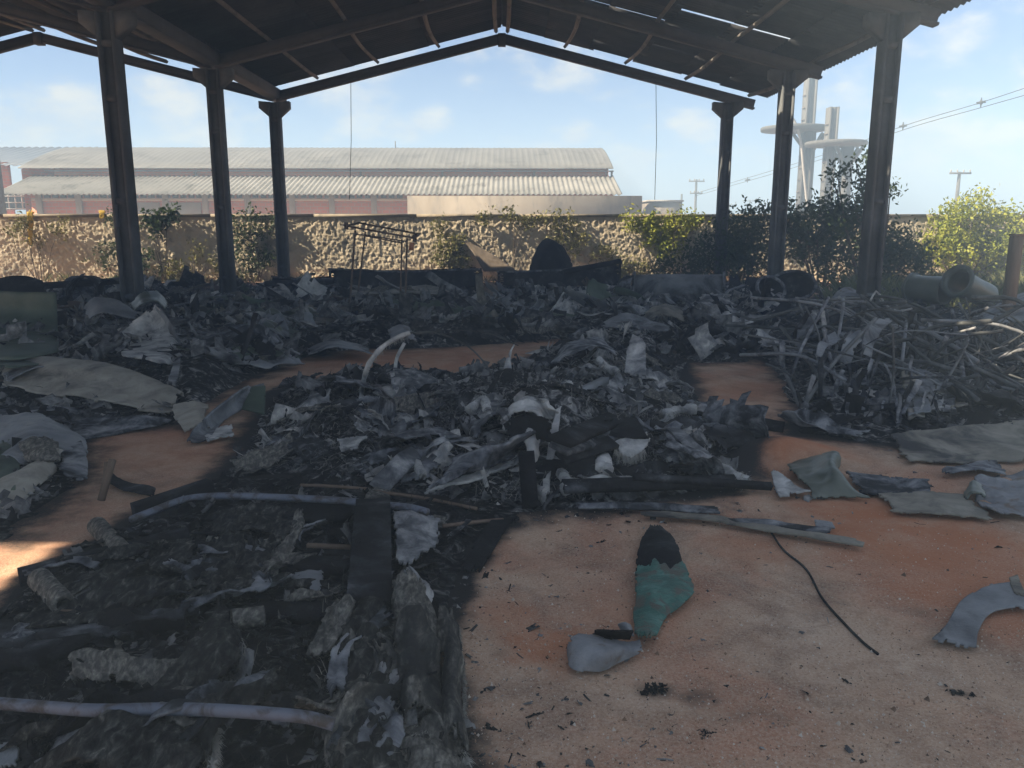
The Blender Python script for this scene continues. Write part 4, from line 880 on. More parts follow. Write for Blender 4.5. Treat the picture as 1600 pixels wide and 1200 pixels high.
# --- back row before the wall
def trough(label, x0, x1, y0, y1, yb, d, seed, rise=0):
    root = thing('charred_trough', label, 'trough', D((x0 + x1) / 2, yb, d), group='charred troughs before the wall'); c = D((x0 + x1) / 2, yb, d)
    f = lambda rows, **k: shifted(sheet(rows, **k), c)
    f([[(x0, y0, d), ((x0 + x1) / 2, (y0 + y1) / 2 + 5, d), (x1, y1, d)], [(x0 + 2, yb, d - .05), ((x0 + x1) / 2, yb + 1, d - .05), (x1 + 2, yb, d - .05)]], nu=16, nv=80, amp=.02, freq=3, t=.02, tear=.05, seed=seed, holes=.12, rot_edge=14).build('front_side', M['char'], root)
    f([[(x0 + 12, y0 - 1, d + .5), ((x0 + x1) / 2, (y0 + y1) / 2 + 3, d + .5), (x1 - 2, y1 - 2, d + .5)], [(x0 + 12, yb, d + .5), ((x0 + x1) / 2, yb, d + .5), (x1, yb, d + .5)]], nu=12, nv=50, amp=.02, t=.02, tear=.05, seed=seed + 1).build('rear_side', M['char'], root)
    MB().beam(D(x0, y0 + 1, d - .03) - c, D((x0 + x1) / 2, (y0 + y1) / 2 + 6, d - .03) - c, .05, .04).beam(D((x0 + x1) / 2, (y0 + y1) / 2 + 6, d - .03) - c, D(x1, y1 + 1, d - .03) - c, .05, .04).build('rim', M['char_edge'], root)
    for x in (x0 + 2, x1 - 1):
        e = [(x, y0 if x < (x0 + x1) / 2 else y1, d), (x, yb, d)]
        f([[e[0], (x + 3, e[0][1], d + .5)], [e[1], (x + 3, yb, d + .5)]], nu=8, nv=8, amp=.01, t=.02, tear=.03, seed=seed + 2).build('end_board', M['char'], root)
trough('longest charred trough with torn holes behind the metal stand', 512, 750, 419, 419, 449, 19.4, 5)
trough('charred trough in front of the dark dome, its right end raised', 776, 968, 424, 409, 446, 18.8, 8)
trough('short low charred trough left of the longest one', 424, 520, 431, 433, 452, 19.0, 11)
for (x0, y0, x1, y1, d, lab) in ((880, 425, 970, 408, 18.4, 'black board lying slanted beside the left mouth of the grey pipe'), (415, 443, 520, 440, 18.2, 'flat black board in front of the short charred trough')):
    solid_thing('charred_board', MB().beam(D(x0, y0, d), D(x1, y1, d), .30, .10), M['char'], lab, 'board')
S('dark_dome', 'dark rounded shell standing on edge against the wall like a tent', 'shell', [[(826, 428, 20), (833, 398, 20), (850, 374, 20.4), (858, 373, 20.5)], [(845, 430, 19.6), (850, 400, 19.6), (862, 378, 20), (868, 378, 20.3)], [(876, 430, 19.6), (878, 408, 19.7), (876, 386, 20), (874, 382, 20.3)], [(896, 426, 20.2), (892, 408, 20.3), (882, 390, 20.5), (877, 384, 20.6)]], 'char', 40, 40, amp=.015, freq=2, t=.02, tear=.02, seed=3)
S('fallen_board', 'triangular grey brown board leaning low against the wall left of the dark dome', 'board', [[(721, 372, WY - .25), (724, 374, WY - .25), (727, 376, WY - .25)], [(738, 394, WY - .45), (755, 396, WY - .45), (770, 398, WY - .45)], [(756, 424, WY - .8), (785, 424, WY - .8), (808, 424, WY - .8)]], 'bark', 12, 12, amp=.006, t=.02, tear=0, seed=5)
def pipe_section(name, label, p, q, r, mat, flare=.0, thick=.02, rims=(0, 1), seed=1, cat='pipe', n=30):
    p, q = Vector(p), Vector(q); ax = (q - p); L = ax.length; rotq = ax.to_track_quat('Z', 'Y'); root = thing(name, label, cat, p)
    ks = np.linspace(0, 1, 14); prof = [(r * (1 + .02 * math.sin(9 * k + seed)), L * k) for k in ks] + [(r - thick, L * k) for k in ks[::-1]] ; prof.append(prof[0])
    m = MB().lathe(prof, (0, 0, 0), n, rotq.to_matrix()); V = m.V[0]; m.V[0] = V + (.02 * fbm(V * 3, seed, 3) + .012 * fbm(V * 9, seed + 3, 2))[:, None] * V / (np.linalg.norm(V, axis=1)[:, None] + .3)
    m.build('barrel', M[mat], root, True)
    for e in rims:
        h0 = e * L; pr = [(r - thick, h0 - .02), (r + .035 + flare * .3, h0 - .02), (r + .035 + flare, h0 + .03), (r - thick + flare * .5, h0 + .03), (r - thick, h0 - .02)]
        MB().lathe(pr, (0, 0, 0), n, rotq.to_matrix()).build('rim', M['char_edge' if mat != 'tank' else 'tank'], root, True)
    return root
p = D(990, 449, 16.2); q = D(1130, 449, 15.8); pipe_section('wide_pipe', 'wide grey fibreglass pipe section lying open ended before the dark shrub', p, q, .255, 'grey_sheet', .03, rims=(0, 1), seed=4)
S('burnt_collar', 'burnt collar of shell at the left mouth of the wide grey pipe', 'shell', [[(968, 436, 16.2), (980, 430, 16.1), (992, 430, 16.0)], [(962, 450, 15.9), (972, 448, 15.8), (985, 448, 15.7)], [(966, 466, 15.9), (978, 468, 15.8), (990, 468, 15.7)]], 'char_edge', 20, 20, amp=.03, t=.015, tear=.08, seed=14)
def tub(label, px, py, d, r, h, yaw, tilt, mat='char', squash=.7):
    c = D(px, py, d); root = thing('round_tub', label, 'tub', c, group='round shells lying at the back')
    rt = Euler((tilt, 0, yaw)).to_matrix()
    MB().lathe([(.02, 0), (r * .7, 0.02), (r * .96, h * .4), (r, h), (r - .02, h), (r * .93, h * .4), (r * .67, .04), (.02, .03)], (0, 0, 0), 26, rt, squash=squash).build('shell', M[mat], root, True)
    MB().lathe([(r - .03, h - .02), (r + .03, h - .02), (r + .03, h + .02), (r - .03, h + .02), (r - .03, h - .02)], (0, 0, 0), 26, rt, squash=squash).build('rim', M['char_edge'], root, True)
tub('black round tub lying on its side just right of the wide grey pipe', 1185, 462, 15.8, .36, .35, .5, 1.1)
tub('larger black tub tipped over behind the pipe tangle', 1240, 455, 16.2, .42, .4, -.4, 1.2)
S('curved_shell', 'dark half round shell lying open to the viewer left of the nearest left column', 'shell', [[(98, 474, 14.6), (104, 448, 14.8), (122, 433, 15), (145, 438, 15), (152, 470, 14.7)], [(110, 474, 15.4), (116, 448, 15.6), (135, 430, 15.8), (160, 436, 15.8), (166, 470, 15.5)]], 'char_edge', 12, 40, amp=.03, freq=2, t=.02, tear=.03, seed=131)
S('curved_shell', 'grey black shell slumped against the foot of the nearest left column', 'shell', [[(148, 472, 14.2), (156, 446, 14.4), (176, 438, 14.5), (196, 452, 14.4), (200, 474, 14.2)], [(158, 470, 15.0), (164, 444, 15.2), (184, 434, 15.3), (204, 448, 15.2), (206, 470, 15.0)]], 'char', 12, 40, amp=.03, freq=2, t=.02, tear=.04, seed=132)
S('bowed_board', 'low black bowed board at the left edge below the wall', 'board', [[(-20, 440, 15.4), (30, 432, 15.4), (70, 440, 15.4)], [(-20, 462, 15.0), (30, 460, 15.0), (72, 462, 15.0)]], 'char', 12, 30, amp=.03, freq=2, t=.03, tear=.03, seed=133)
solid_thing('charred_board', MB().beam(D(60, 447, 15.6), D(210, 437, 15.8), .2, .12), M['char'], 'long dark board lying behind the half round shells at the left', 'board')
p = D(1425, 450, 15.2); q = D(1478, 455, 14.6); r1 = pipe_section('cream_tank', 'cream green horizontal tank lying in the weeds at the right', p, q, .25, 'tank', 0, rims=(0,), cat='tank')
MB().lathe([(.25, 0), (.22, .07), (.13, .11), (.01, .13)], (0, 0, 0), 24, (p - q).to_track_quat('Z', 'Y').to_matrix()).build('end_cap', M['tank'], r1, True)
p = D(1540, 462, 14.6); q = D(1497, 440, 14.2); pipe_section('flanged_cone', 'pale green pipe stub with a flanged round mouth beside the cream tank', p, q, .22, 'tank', .05, rims=(1,), cat='pipe')
S('sloping_sheet', 'grey green sheet sloping up to the right edge behind the pipe tangle', 'sheet', [[(1530, 492, 13.4), (1570, 470, 13.4), (1640, 440, 13.4)], [(1535, 500, 12.6), (1575, 486, 12.6), (1640, 462, 12.6)], [(1545, 506, 12.2), (1580, 505, 12.2), (1640, 500, 12.2)]], 'grey_sheet', 24, 20, amp=.03, t=.01, seed=41)
b = Vector((hx(1596, 12.6), 12.6, 0)); solid_thing('wooden_post', MB().box((b.x, b.y, .76), (.15, .13, 1.52)).box((b.x, b.y, 1.535), (.17, .15, .03)), M['wood'], 'short brown post at the right edge beside the pipe tangle', 'post', c=b)
# --- metal stand
def stand():
    d0 = 14.0; b = D(597, 500, d0); b.z = 0; root = thing('metal_stand', 'thin rusty metal stand with four legs and an open top frame', 'stand', b)
    T = [D(541, 353, 14.3) - b, D(648, 372, 13.6) - b, D(655, 366, 14.2) - b, D(560, 348, 14.9) - b]
    B = [D(545, 500, 14.0) - b, D(625, 492, 13.3) - b, D(633, 490, 13.9) - b, D(556, 485, 14.6) - b]
    tops = [D(555, 360, 14.2) - b, D(628, 374, 13.6) - b, D(636, 372, 14.1) - b, D(571, 362, 14.7) - b]
    for a, c in zip(tops, B): MB().beam(a, c, .025, .025).build('leg', M['rust'], root)
    for i in range(4):
        MB().beam(T[i], T[(i + 1) % 4], .025, .03).build('top_rail', M['rust'], root)
    MB().beam(tops[0] - Vector((0, 0, .06)), tops[1] - Vector((0, 0, .06)), .02, .02).build('cross_rail', M['rust'], root)
    MB().beam(tops[3] - Vector((0, 0, .06)), tops[2] - Vector((0, 0, .06)), .02, .02).build('cross_rail', M['rust'], root)
    for i in (0, 1): MB().box(T[i], (.06, .06, .12)).build('corner_cap', M['rust'], root)
    solid_thing('brick_piece', MB().box(D(643, 385, 13.65), (.075, .04, .13), (.1, .1, .3)), mk('clay', [(0, (.35, .15, .08)), (1, (.42, .2, .12))]), 'small orange clay piece hanging on the corner of the metal stand', 'brick')
stand()
# --- left side
S('laminate_sheet', 'smooth dull green laminate panel standing at the left edge', 'sheet', [[(-30, 452, 11.4), (30, 456, 11.2), (88, 457, 11.1)], [(-30, 505, 11.0), (30, 505, 10.9), (90, 505, 10.9)], [(-30, 560, 10.6), (30, 562, 10.6), (92, 550, 10.6)]], 'green', 20, 20, amp=.012, freq=1.5, t=.012, tear=.01, seed=2)
S('green_shell', 'curved green shell leaning on the green panel at the left edge', 'shell', [[(-30, 505, 10.2), (20, 512, 10.2), (60, 535, 10.2)], [(-30, 550, 9.9), (20, 552, 9.9), (70, 555, 9.9)], [(-30, 570, 10.2), (10, 575, 10.2), (60, 570, 10.2)]], 'green', 20, 20, amp=.02, freq=2, t=.012, tear=.03, seed=6)
S('beige_scrap', 'pale beige sheet end at the left edge above the beige roll', 'sheet', [[(-25, 540, 9.4), (0, 543, 9.4), (18, 556, 9.3)], [(-25, 560, 9.1), (0, 566, 9.1), (20, 575, 9.0)], [(-25, 580, 9.0), (0, 582, 8.9), (14, 584, 8.9)]], 'beige_light', 20, 16, amp=.02, t=.01, seed=61)
S('upright_sheet', 'pale grey upright sheet with a black stripe and a curled right edge', 'sheet', [[(184, 515, 9.9), (212, 500, 9.9), (240, 478, 10.1), (246, 480, 10.1), (252, 484, 10.0)], [(198, 536, 9.7), (218, 530, 9.7), (242, 520, 9.8), (262, 516, 9.8), (272, 520, 9.7)], [(190, 552, 9.5), (220, 556, 9.55), (248, 560, 9.6), (270, 556, 9.6), (281, 545, 9.5)], [(196, 560, 9.4), (222, 560, 9.5), (250, 568, 9.5), (268, 570, 9.5), (278, 575, 9.4)]], 'pale', 40, 44, amp=.02, freq=3, t=.012, tear=.05, seed=7)
S('curled_strip', 'narrow grey curled strip hanging from the right edge of the upright pale sheet', 'strip', [[(243, 480, 9.95), (252, 482, 9.85)], [(262, 512, 9.7), (272, 514, 9.6)], [(274, 548, 9.5), (283, 545, 9.4)], [(262, 600, 9.1), (276, 604, 9.0)]], 'grey_sheet', 40, 10, amp=.02, t=.012, tear=.06, seed=17)
S('bent_sheet', 'bent grey sheet like a hood behind the upright pale sheet', 'sheet', [[(128, 480, 11.4), (150, 464, 11.4), (185, 470, 11.3), (215, 490, 11.2)], [(140, 502, 11.0), (160, 492, 10.9), (190, 496, 10.9), (214, 498, 10.9)]], 'grey_sheet', 24, 36, amp=.03, t=.012, tear=.06, seed=18)
S('pale_shell', 'pale green rounded scrap at the foot of the nearest left column', 'shell', [[(203, 476, 12.4), (222, 458, 12.5), (245, 456, 12.5), (262, 474, 12.4)], [(210, 486, 12.0), (225, 474, 11.9), (246, 474, 11.9), (258, 484, 12.0)]], 'tank', 20, 30, amp=.02, t=.012, tear=.05, seed=19)
S('beige_roll', 'big rolled beige sheet lying lengthwise at the left, tapering to the right', 'sheet', [
    [(6, 604, 8.35), (2, 590, 8.5), (14, 566, 8.7), (40, 557, 8.9), (60, 560, 9.0)],
    [(60, 615, 8.1), (50, 592, 8.15), (62, 568, 8.4), (92, 560, 8.7), (110, 568, 8.9)],
    [(140, 628, 7.8), (138, 600, 7.85), (140, 578, 8.1), (158, 568, 8.4), (170, 580, 8.6)],
    [(215, 640, 7.5), (214, 618, 7.5), (218, 598, 7.8), (232, 590, 8.0), (240, 598, 8.2)],
    [(268, 648, 7.3), (272, 634, 7.3), (276, 620, 7.45), (284, 614, 7.6), (288, 622, 7.7)]], 'beige_light', 60, 34, amp=.035, freq=2.2, t=.014, tear=.03, seed=9)
S('torn_sheet', 'small grey flap on top of the left end of the beige roll', 'sheet', [[(4, 585, 8.3), (40, 566, 8.6), (105, 556, 8.8)], [(12, 596, 8.0), (50, 578, 8.2), (95, 568, 8.4)]], 'grey_sheet', 16, 30, amp=.02, t=.01, seed=91)
S('dark_cloth', 'dark grey sheet lying flat below the beige roll', 'sheet', [[(-20, 640, 7.4), (90, 635, 7.5), (200, 650, 7.1), (270, 655, 7.0)], [(-20, 665, 6.75), (90, 672, 6.6), (180, 672, 6.6), (250, 664, 6.75)], [(-20, 682, 6.4), (60, 690, 6.2), (130, 684, 6.35), (200, 672, 6.6)]], 'char_edge', 30, 50, amp=.04, freq=2.5, t=.01, tear=.05, seed=10)
S('folded_sheet', 'stiff grey panel folded to a sharp edge beside the ash heap', 'sheet', [[(388, 602, 7.3), (392, 604, 7.5), (412, 600, 7.7)], [(345, 632, 6.75), (362, 636, 7.0), (408, 620, 7.4)], [(305, 668, 6.3), (328, 670, 6.5), (352, 655, 6.9)], [(292, 690, 6.1), (310, 692, 6.15), (330, 684, 6.3)]], 'grey_sheet', 40, 24, amp=.015, freq=3, t=.018, tear=.02, seed=12)
S('laminate_offcut', 'dark side of folded grey laminate right of the stiff folded panel', 'sheet', [[(394, 606, 7.35), (415, 604, 7.3)], [(378, 640, 7.0), (414, 648, 6.9)]], 'green', 16, 14, amp=.015, t=.014, tear=.03, seed=13)
S('beige_fold', 'beige folded sheet in front of the stiff folded panel', 'sheet', [[(268, 634, 7.1), (300, 626, 7.2), (328, 632, 7.1)], [(272, 652, 6.8), (305, 650, 6.7), (318, 652, 6.7)], [(288, 674, 6.4), (312, 664, 6.5), (332, 670, 6.4)]], 'beige_light', 30, 30, amp=.035, t=.012, tear=.04, seed=15)
S('white_scrap', 'small whitish curled lip at the foot of the stiff folded panel', 'scrap', [[(318, 684, 6.3), (340, 670, 6.5), (362, 664, 6.5)], [(325, 690, 6.15), (345, 684, 6.2), (366, 682, 6.2)]], 'pale', 14, 24, amp=.02, t=.01, tear=.05, seed=16)
S('beige_tube', 'beige tube of rolled laminate jutting to the left edge', 'tube', [
    [(-20, 790, 4.75), (-20, 765, 4.8), (0, 752, 5.0), (12, 760, 5.1)], [(20, 790, 4.75), (10, 760, 4.85), (30, 738, 5.1), (42, 744, 5.2)], [(70, 752, 5.15), (60, 730, 5.2), (72, 712, 5.45), (86, 718, 5.5)], [(88, 735, 5.4), (84, 716, 5.4), (92, 700, 5.6), (102, 705, 5.7)]], 'beige_light', 44, 24, amp=.03, freq=3, t=.012, tear=.03, seed=23)
S('draped_sheet', 'grey draped sheet over the beige tube at the left edge', 'sheet', [[(-20, 655, 6.4), (40, 650, 6.5), (100, 668, 6.3), (128, 690, 6.1)], [(-20, 690, 6.0), (45, 676, 6.0), (100, 690, 5.9), (134, 712, 5.8)], [(30, 730, 5.5), (60, 715, 5.5), (110, 725, 5.5), (138, 738, 5.45)]], 'grey_sheet', 40, 40, amp=.06, freq=3, t=.012, tear=.05, seed=24)
S('frayed_wad', 'frayed pale wad on top of the draped grey sheet at the left', 'wad', [[(28, 692, 5.75), (60, 684, 5.8), (88, 692, 5.75)], [(36, 712, 5.45), (62, 704, 5.4), (92, 712, 5.45)], [(40, 722, 5.35), (70, 722, 5.3), (95, 724, 5.35)]], 'mat_pale', 24, 30, amp=.06, freq=7, t=.015, tear=.1, seed=25)
S('green_drape', 'dark green stiff sheet at the left edge below the draped one', 'sheet', [[(-20, 700, 5.8), (12, 690, 5.9), (34, 700, 5.8)], [(-20, 740, 5.3), (10, 742, 5.2), (30, 742, 5.25)], [(-20, 770, 4.95), (5, 772, 4.9), (24, 768, 4.95)]], 'green', 24, 24, amp=.04, t=.012, seed=26)
S('black_sheet', 'thin black grey sheet edge lying right of the beige tube', 'sheet', [[(100, 690, 5.95), (125, 690, 5.95), (138, 740, 5.3)], [(90, 740, 5.2), (118, 752, 5.1), (137, 750, 5.1)]], 'char_edge', 24, 24, amp=.03, t=.01, seed=27)
q = G(166, 785); solid_thing('wood_stake', MB().beam(G(158, 782), D(176, 718, 5.0), .035, .03).beam(G(163, 770), D(168, 722, 5.1), .03, .03), M['wood'], 'short split wooden stake on the sand beside the beige tube', 'stake')
S('soot_strip', 'black limp strip running right from the wooden stake', 'strip', [[(160, 745, 5.25), (166, 735, 5.4)], [(190, 765, 5.0), (198, 752, 5.15)], [(240, 778, 4.85), (245, 768, 4.95)]], 'char', 30, 8, amp=.03, t=.012, tear=.04, seed=28)
# --- middle
def tubes(name, label, cat, parts, mat='steel', n=7, group=None):
    mb = MB()
    for pts, r in parts:
        P = cr(np.array([tuple(DL(*p)) for p in pts]), 24 if len(pts) > 2 else 4); mb.tube([Vector(p) for p in P], r, n)
    return solid_thing(name, mb, M[mat], label, cat, smooth=True, group=group)
def arc():
    pts = [(564, 636, 7.4), (566, 606, 7.3), (576, 570, 7.2), (596, 544, 7.2), (620, 528, 7.25), (640, 520, 7.3)]
    P = cr(np.array([tuple(DL(*p)) for p in pts]), 40); c = P[0]; root = thing('bent_rod', 'tall bent rod crusted with white ash, arching over the heap', 'rod', c)
    r = .020 + .012 * np.abs(fbm(P * 9, 3, 3)); m = MB().tube([Vector(p) for p in P - c], r, 8); m.build('ash_crust', M['pale'], root, True)
    fr = MB(); fringe(fr, P - c, (0, 0, -1), 260, .05, .003, 3, .6); tag(fr.build('fibre_crust', M['fibre'], root, False, True), kind='stuff')
    pts = [(640, 520, 7.3), (680, 520, 7.3), (720, 534, 7.2), (748, 556, 7.1), (768, 584, 7.0), (777, 606, 6.95)]; P = cr(np.array([tuple(DL(*p)) for p in pts]), 24); MB().tube([Vector(p) for p in P - c], .008, 5).build('bare_wire', M['steel'], root, True)
arc()
tubes('bent_rod', 'thinner pale rod standing just right of the white arching rod', 'rod', [([(617, 586, 7.9), (620, 560, 7.9), (632, 536, 7.9)], .018)], 'pale')
tubes('thin_wire', 'thin dark wire looping low above the back litter', 'wire', [([(650, 522, 7.9), (700, 516, 7.9), (760, 520, 8.0), (810, 540, 8.0)], .006)], 'steel', 5)
S('ash_slab', 'whitish flat ash slab lying in the left of the heap', 'slab', [[(526, 686, 6.1), (550, 684, 6.15), (576, 683, 6.2)], [(530, 697, 5.95), (552, 694, 5.95), (565, 693, 6.0)], [(534, 708, 5.8), (550, 706, 5.8), (560, 704, 5.85)]], 'pale', 20, 24, amp=.02, t=.012, tear=.05, seed=31)
S('grey_shard', 'upright grey shard pointing up between two flaps on the heap', 'shard', [[(800, 575, 7.6), (802, 550, 7.8), (804, 538, 7.9)], [(795, 590, 7.4), (796, 570, 7.5), (798, 556, 7.6)], [(785, 588, 7.4), (788, 570, 7.5), (793, 555, 7.6)]], 'ash', 16, 16, amp=.03, t=.012, tear=.05, seed=32)
S('shelf_board', 'long charred board with a pale front edge leaning down to the left on the heap', 'board', [[(836, 668, 5.75), (790, 690, 5.7), (740, 700, 5.75), (708, 712, 5.8)], [(828, 690, 5.45), (780, 715, 5.4), (725, 735, 5.4), (690, 752, 5.4)], [(818, 708, 5.25), (775, 728, 5.2), (712, 748, 5.2), (672, 764, 5.2)]], 'char_edge', 30, 60, amp=.05, freq=4, t=.02, tear=.04, seed=33)
S('ragged_strip', 'pale ragged edge strip along the front of the long charred board', 'strip', [[(824, 702, 5.18), (775, 726, 5.12), (710, 748, 5.12), (668, 764, 5.12)], [(820, 716, 5.14), (775, 738, 5.08), (712, 758, 5.08), (664, 770, 5.08)]], 'pale', 8, 70, amp=.02, freq=9, t=.014, tear=.10, seed=34, rot_edge=16)
S('frayed_hump', 'pale frayed hump of matting on top of the heap', 'mat', [[(720, 662, 6.2), (745, 628, 6.4), (775, 612, 6.5), (790, 625, 6.5)], [(728, 676, 5.9), (752, 640, 6.05), (785, 630, 6.1), (800, 648, 6.1)], [(742, 684, 5.7), (765, 664, 5.75), (785, 655, 5.8), (800, 668, 5.8)]], 'ash', 36, 36, amp=.07, freq=5, t=.015, tear=.08, seed=35)
S('frayed_matting', 'white frayed hood over a dark hollow at the top of the heap', 'mat', [[(786, 655, 5.9), (806, 628, 6.0), (838, 622, 6.1), (868, 636, 6.0)], [(784, 660, 5.6), (805, 638, 5.6), (840, 636, 5.6), (865, 652, 5.6)], [(790, 672, 5.45), (806, 654, 5.4), (832, 650, 5.4), (838, 664, 5.4)]], 'pale', 36, 40, amp=.06, freq=7, t=.014, tear=.10, seed=36)
S('sooty_shell', 'black sooty shell under the white frayed hood', 'shell', [[(790, 668, 5.75), (820, 650, 5.8), (862, 655, 5.8)], [(795, 690, 5.6), (825, 685, 5.6), (860, 690, 5.6)]], 'char', 20, 24, amp=.04, t=.014, seed=37)
S('split_stub', 'pale split stub standing at the head of the black upright board', 'stub', [[(826, 668, 5.25), (836, 666, 5.3), (846, 668, 5.3)], [(822, 690, 5.1), (832, 692, 5.05), (842, 694, 5.1)], [(826, 726, 4.95), (830, 728, 4.9), (835, 724, 4.95)]], 'pale', 24, 14, amp=.03, freq=7, t=.015, tear=.07, seed=38)
solid_thing('upright_board', MB().beam(D(829, 794, 4.62), D(822, 705, 4.75), .10, .025, up=(0, 1, .1)).beam(D(830, 792, 4.60), D(843, 784, 4.62), .04, .03), M['char'], 'black narrow board standing upright at the front of the heap', 'board')
S('leaning_strip', 'thin tall strip with pale edges leaning against the heap beside the black upright board', 'strip', [[(868, 640, 5.6), (876, 636, 5.7)], [(858, 690, 5.2), (872, 680, 5.25)], [(852, 740, 4.95), (862, 736, 5.0)], [(846, 780, 4.75), (858, 770, 4.8)]], 'ash', 50, 8, amp=.015, freq=6, t=.02, tear=.03, seed=39)
solid_thing('square_tube', MB().beam(D(884, 624, 6.3), D(946, 594, 7.2), .07, .06), M['grey_sheet'], 'pale square tube pointing up to the right from the heap', 'tube')
for i, (a, c, w, h, lab) in enumerate([((874, 690, 5.7), (965, 652, 6.4), .16, .03, 'upper of the dark planks leaning right of the upright black board'), ((872, 702, 5.55), (1000, 668, 6.1), .14, .03, 'middle dark plank with a pale edge beside the black box'), ((876, 716, 5.35), (958, 690, 5.7), .12, .025, 'lowest dark plank left of the black box'), ((1080, 640, 7.0), (1225, 668, 6.5), .12, .03, 'long black plank along the right side of the heap'), ((1010, 648, 6.7), (1170, 685, 6.1), .06, .05, 'thin charred batten on the right slope of the heap'), ((880, 760, 4.95), (1150, 752, 5.0), .09, .04, 'flat black plank along the front foot of the heap'), ((990, 745, 5.2), (1205, 760, 4.95), .04, .04, 'charred batten under the frayed white tufts')]):
    solid_thing('charred_plank', MB().beam(DL(*a), DL(*c), w, h, up=(0, -.5, 1)), M['char' if i != 1 else 'char_edge'], lab, 'plank', group='charred planks on the heap')
def box_opening():
    c = G(980, 742); root = thing('open_box', 'open fronted black box with white frayed matting over its top', 'box', c)
    w, h, d = .26, .27, .45; 
    MB().box((-w / 2, d / 2, h / 2), (.02, d, h), (0, .10, 0)).build('side_board', M['char'], root); MB().box((w / 2, d / 2, h / 2), (.02, d, h), (0, -.06, 0)).build('side_board', M['char'], root)
    MB().box((0, d / 2, h + .01), (w * 1.0, d, .02), (.05, .03, 0)).build('top_board', M['char'], root); MB().box((0, d, h / 2), (w - .04, .02, h)).build('back_board', M['char'], root)
    m = shifted(sheet([[(952, 676, 5.6), (985, 668, 5.7), (1018, 678, 5.6)], [(955, 690, 5.35), (985, 684, 5.35), (1016, 692, 5.35)], [(964, 704, 5.24), (985, 705, 5.22), (1008, 704, 5.24)], [(978, 716, 5.22), (984, 718, 5.2), (990, 716, 5.22)]], 36, 36, amp=.035, freq=10, t=.01, tear=.10, seed=44), c); m.build('frayed_mat', M['pale'], root, True)
    fr = MB(); fringe(fr, [D(960, 700, 5.2) - c, D(975, 712, 5.18) - c, D(986, 716, 5.18) - c, D(1008, 702, 5.2) - c], (0, -.15, -1), 240, .07, .003, 5, .3, .1); tag(fr.build('fibre_fringe', M['fibre'], root, False, True), kind='stuff')
box_opening()
def tuft(label, pts, n, ln, mat='fibre', seed=0, w=.003, core='pale'):
    P = [DL(*p) for p in pts]; c = P[0].copy(); root = thing('frayed_tuft', label, 'tuft', c, group='frayed white tufts on the heap' if core == 'pale' else 'frayed mats in the foreground'); L = [p - c for p in P]
    q = cr(np.array([tuple(p) for p in L]), 16); r = .03 + .03 * np.abs(fbm(q * 8 + seed, seed, 3)); MB().tube([Vector(p) for p in q], r, 7).build('core', M[core], root, True)
    fr = MB(); fringe(fr, q, (0, -.2, .5), n, ln, w, seed, 1.0, .35); tag(fr.build('fibres', M[mat], root, False, True), kind='stuff')
tuft('white frayed tuft at the foot of the leaning strip', [(866, 716, 5.1), (876, 738, 5.0), (890, 754, 4.95), (910, 756, 4.95)], 700, .06, seed=1)
tuft('white frayed tuft trailing right of the black box', [(1045, 722, 5.25), (1075, 715, 5.3), (1110, 722, 5.25), (1150, 745, 5.05), (1168, 752, 5.0)], 1100, .07, seed=2)
tuft('white frayed tuft on the upper right slope of the heap', [(1035, 648, 6.3), (1060, 640, 6.4), (1088, 640, 6.4)], 500, .07, seed=3)
tuft('white frayed tuft hanging on the back edge of the heap', [(935, 560, 8.0), (950, 575, 7.9), (966, 582, 7.8)], 400, .07, seed=4)
tuft('long white frayed tuft along the front foot of the heap', [(880, 765, 4.9), (930, 752, 5.0), (990, 752, 5.0), (1040, 745, 5.1)], 900, .05, seed=6)
tuft('white frayed tuft over the middle of the heap left of the pale square tube', [(850, 600, 6.9), (875, 612, 6.7), (890, 600, 6.9)], 500, .07, seed=7)
tuft('white frayed tuft on the left shoulder of the heap', [(735, 640, 6.3), (755, 625, 6.4), (765, 650, 6.1)], 600, .07, seed=8)
tuft('white frayed tuft low on the left of the heap', [(620, 730, 5.5), (645, 722, 5.6), (660, 740, 5.4)], 400, .05, seed=9)
tuft('small white frayed tuft left of the black box', [(938, 730, 5.2), (944, 716, 5.3), (950, 735, 5.2)], 260, .05, seed=5)
S('blue_grey_slab', 'pale blue grey ash slab on the right of the heap', 'slab', [[(1078, 692, 5.75), (1100, 688, 5.8), (1114, 692, 5.8)], [(1074, 708, 5.55), (1092, 706, 5.55), (1108, 704, 5.6)]], 'slate', 14, 18, amp=.02, t=.014, tear=.06, seed=45)
S('flat_sheet', 'grey flat flap right of the black box', 'sheet', [[(1020, 664, 6.0), (1045, 652, 6.2), (1058, 660, 6.2)], [(1030, 688, 5.75), (1055, 690, 5.7), (1086, 692, 5.7)]], 'grey_sheet', 20, 24, amp=.03, t=.012, seed=46)
S('ash_sheet', 'upright ash grey fin on the back edge of the heap', 'sheet', [[(975, 585, 7.5), (978, 550, 7.8), (990, 520, 8.0)], [(1000, 590, 7.4), (1000, 555, 7.7), (1002, 528, 7.9)], [(1010, 590, 7.4), (1010, 565, 7.6), (1008, 540, 7.8)]], 'ash', 24, 24, amp=.04, t=.012, tear=.06, seed=47)
S('burnt_arch', 'dark arched shell opening leftwards behind the heap', 'shell', [[(868, 560, 8.6), (890, 538, 8.8), (930, 530, 8.9), (960, 545, 8.8)], [(860, 570, 8.2), (890, 552, 8.2), (930, 545, 8.3), (965, 560, 8.2)]], 'char_edge', 24, 40, amp=.05, t=.014, tear=.07, seed=48)
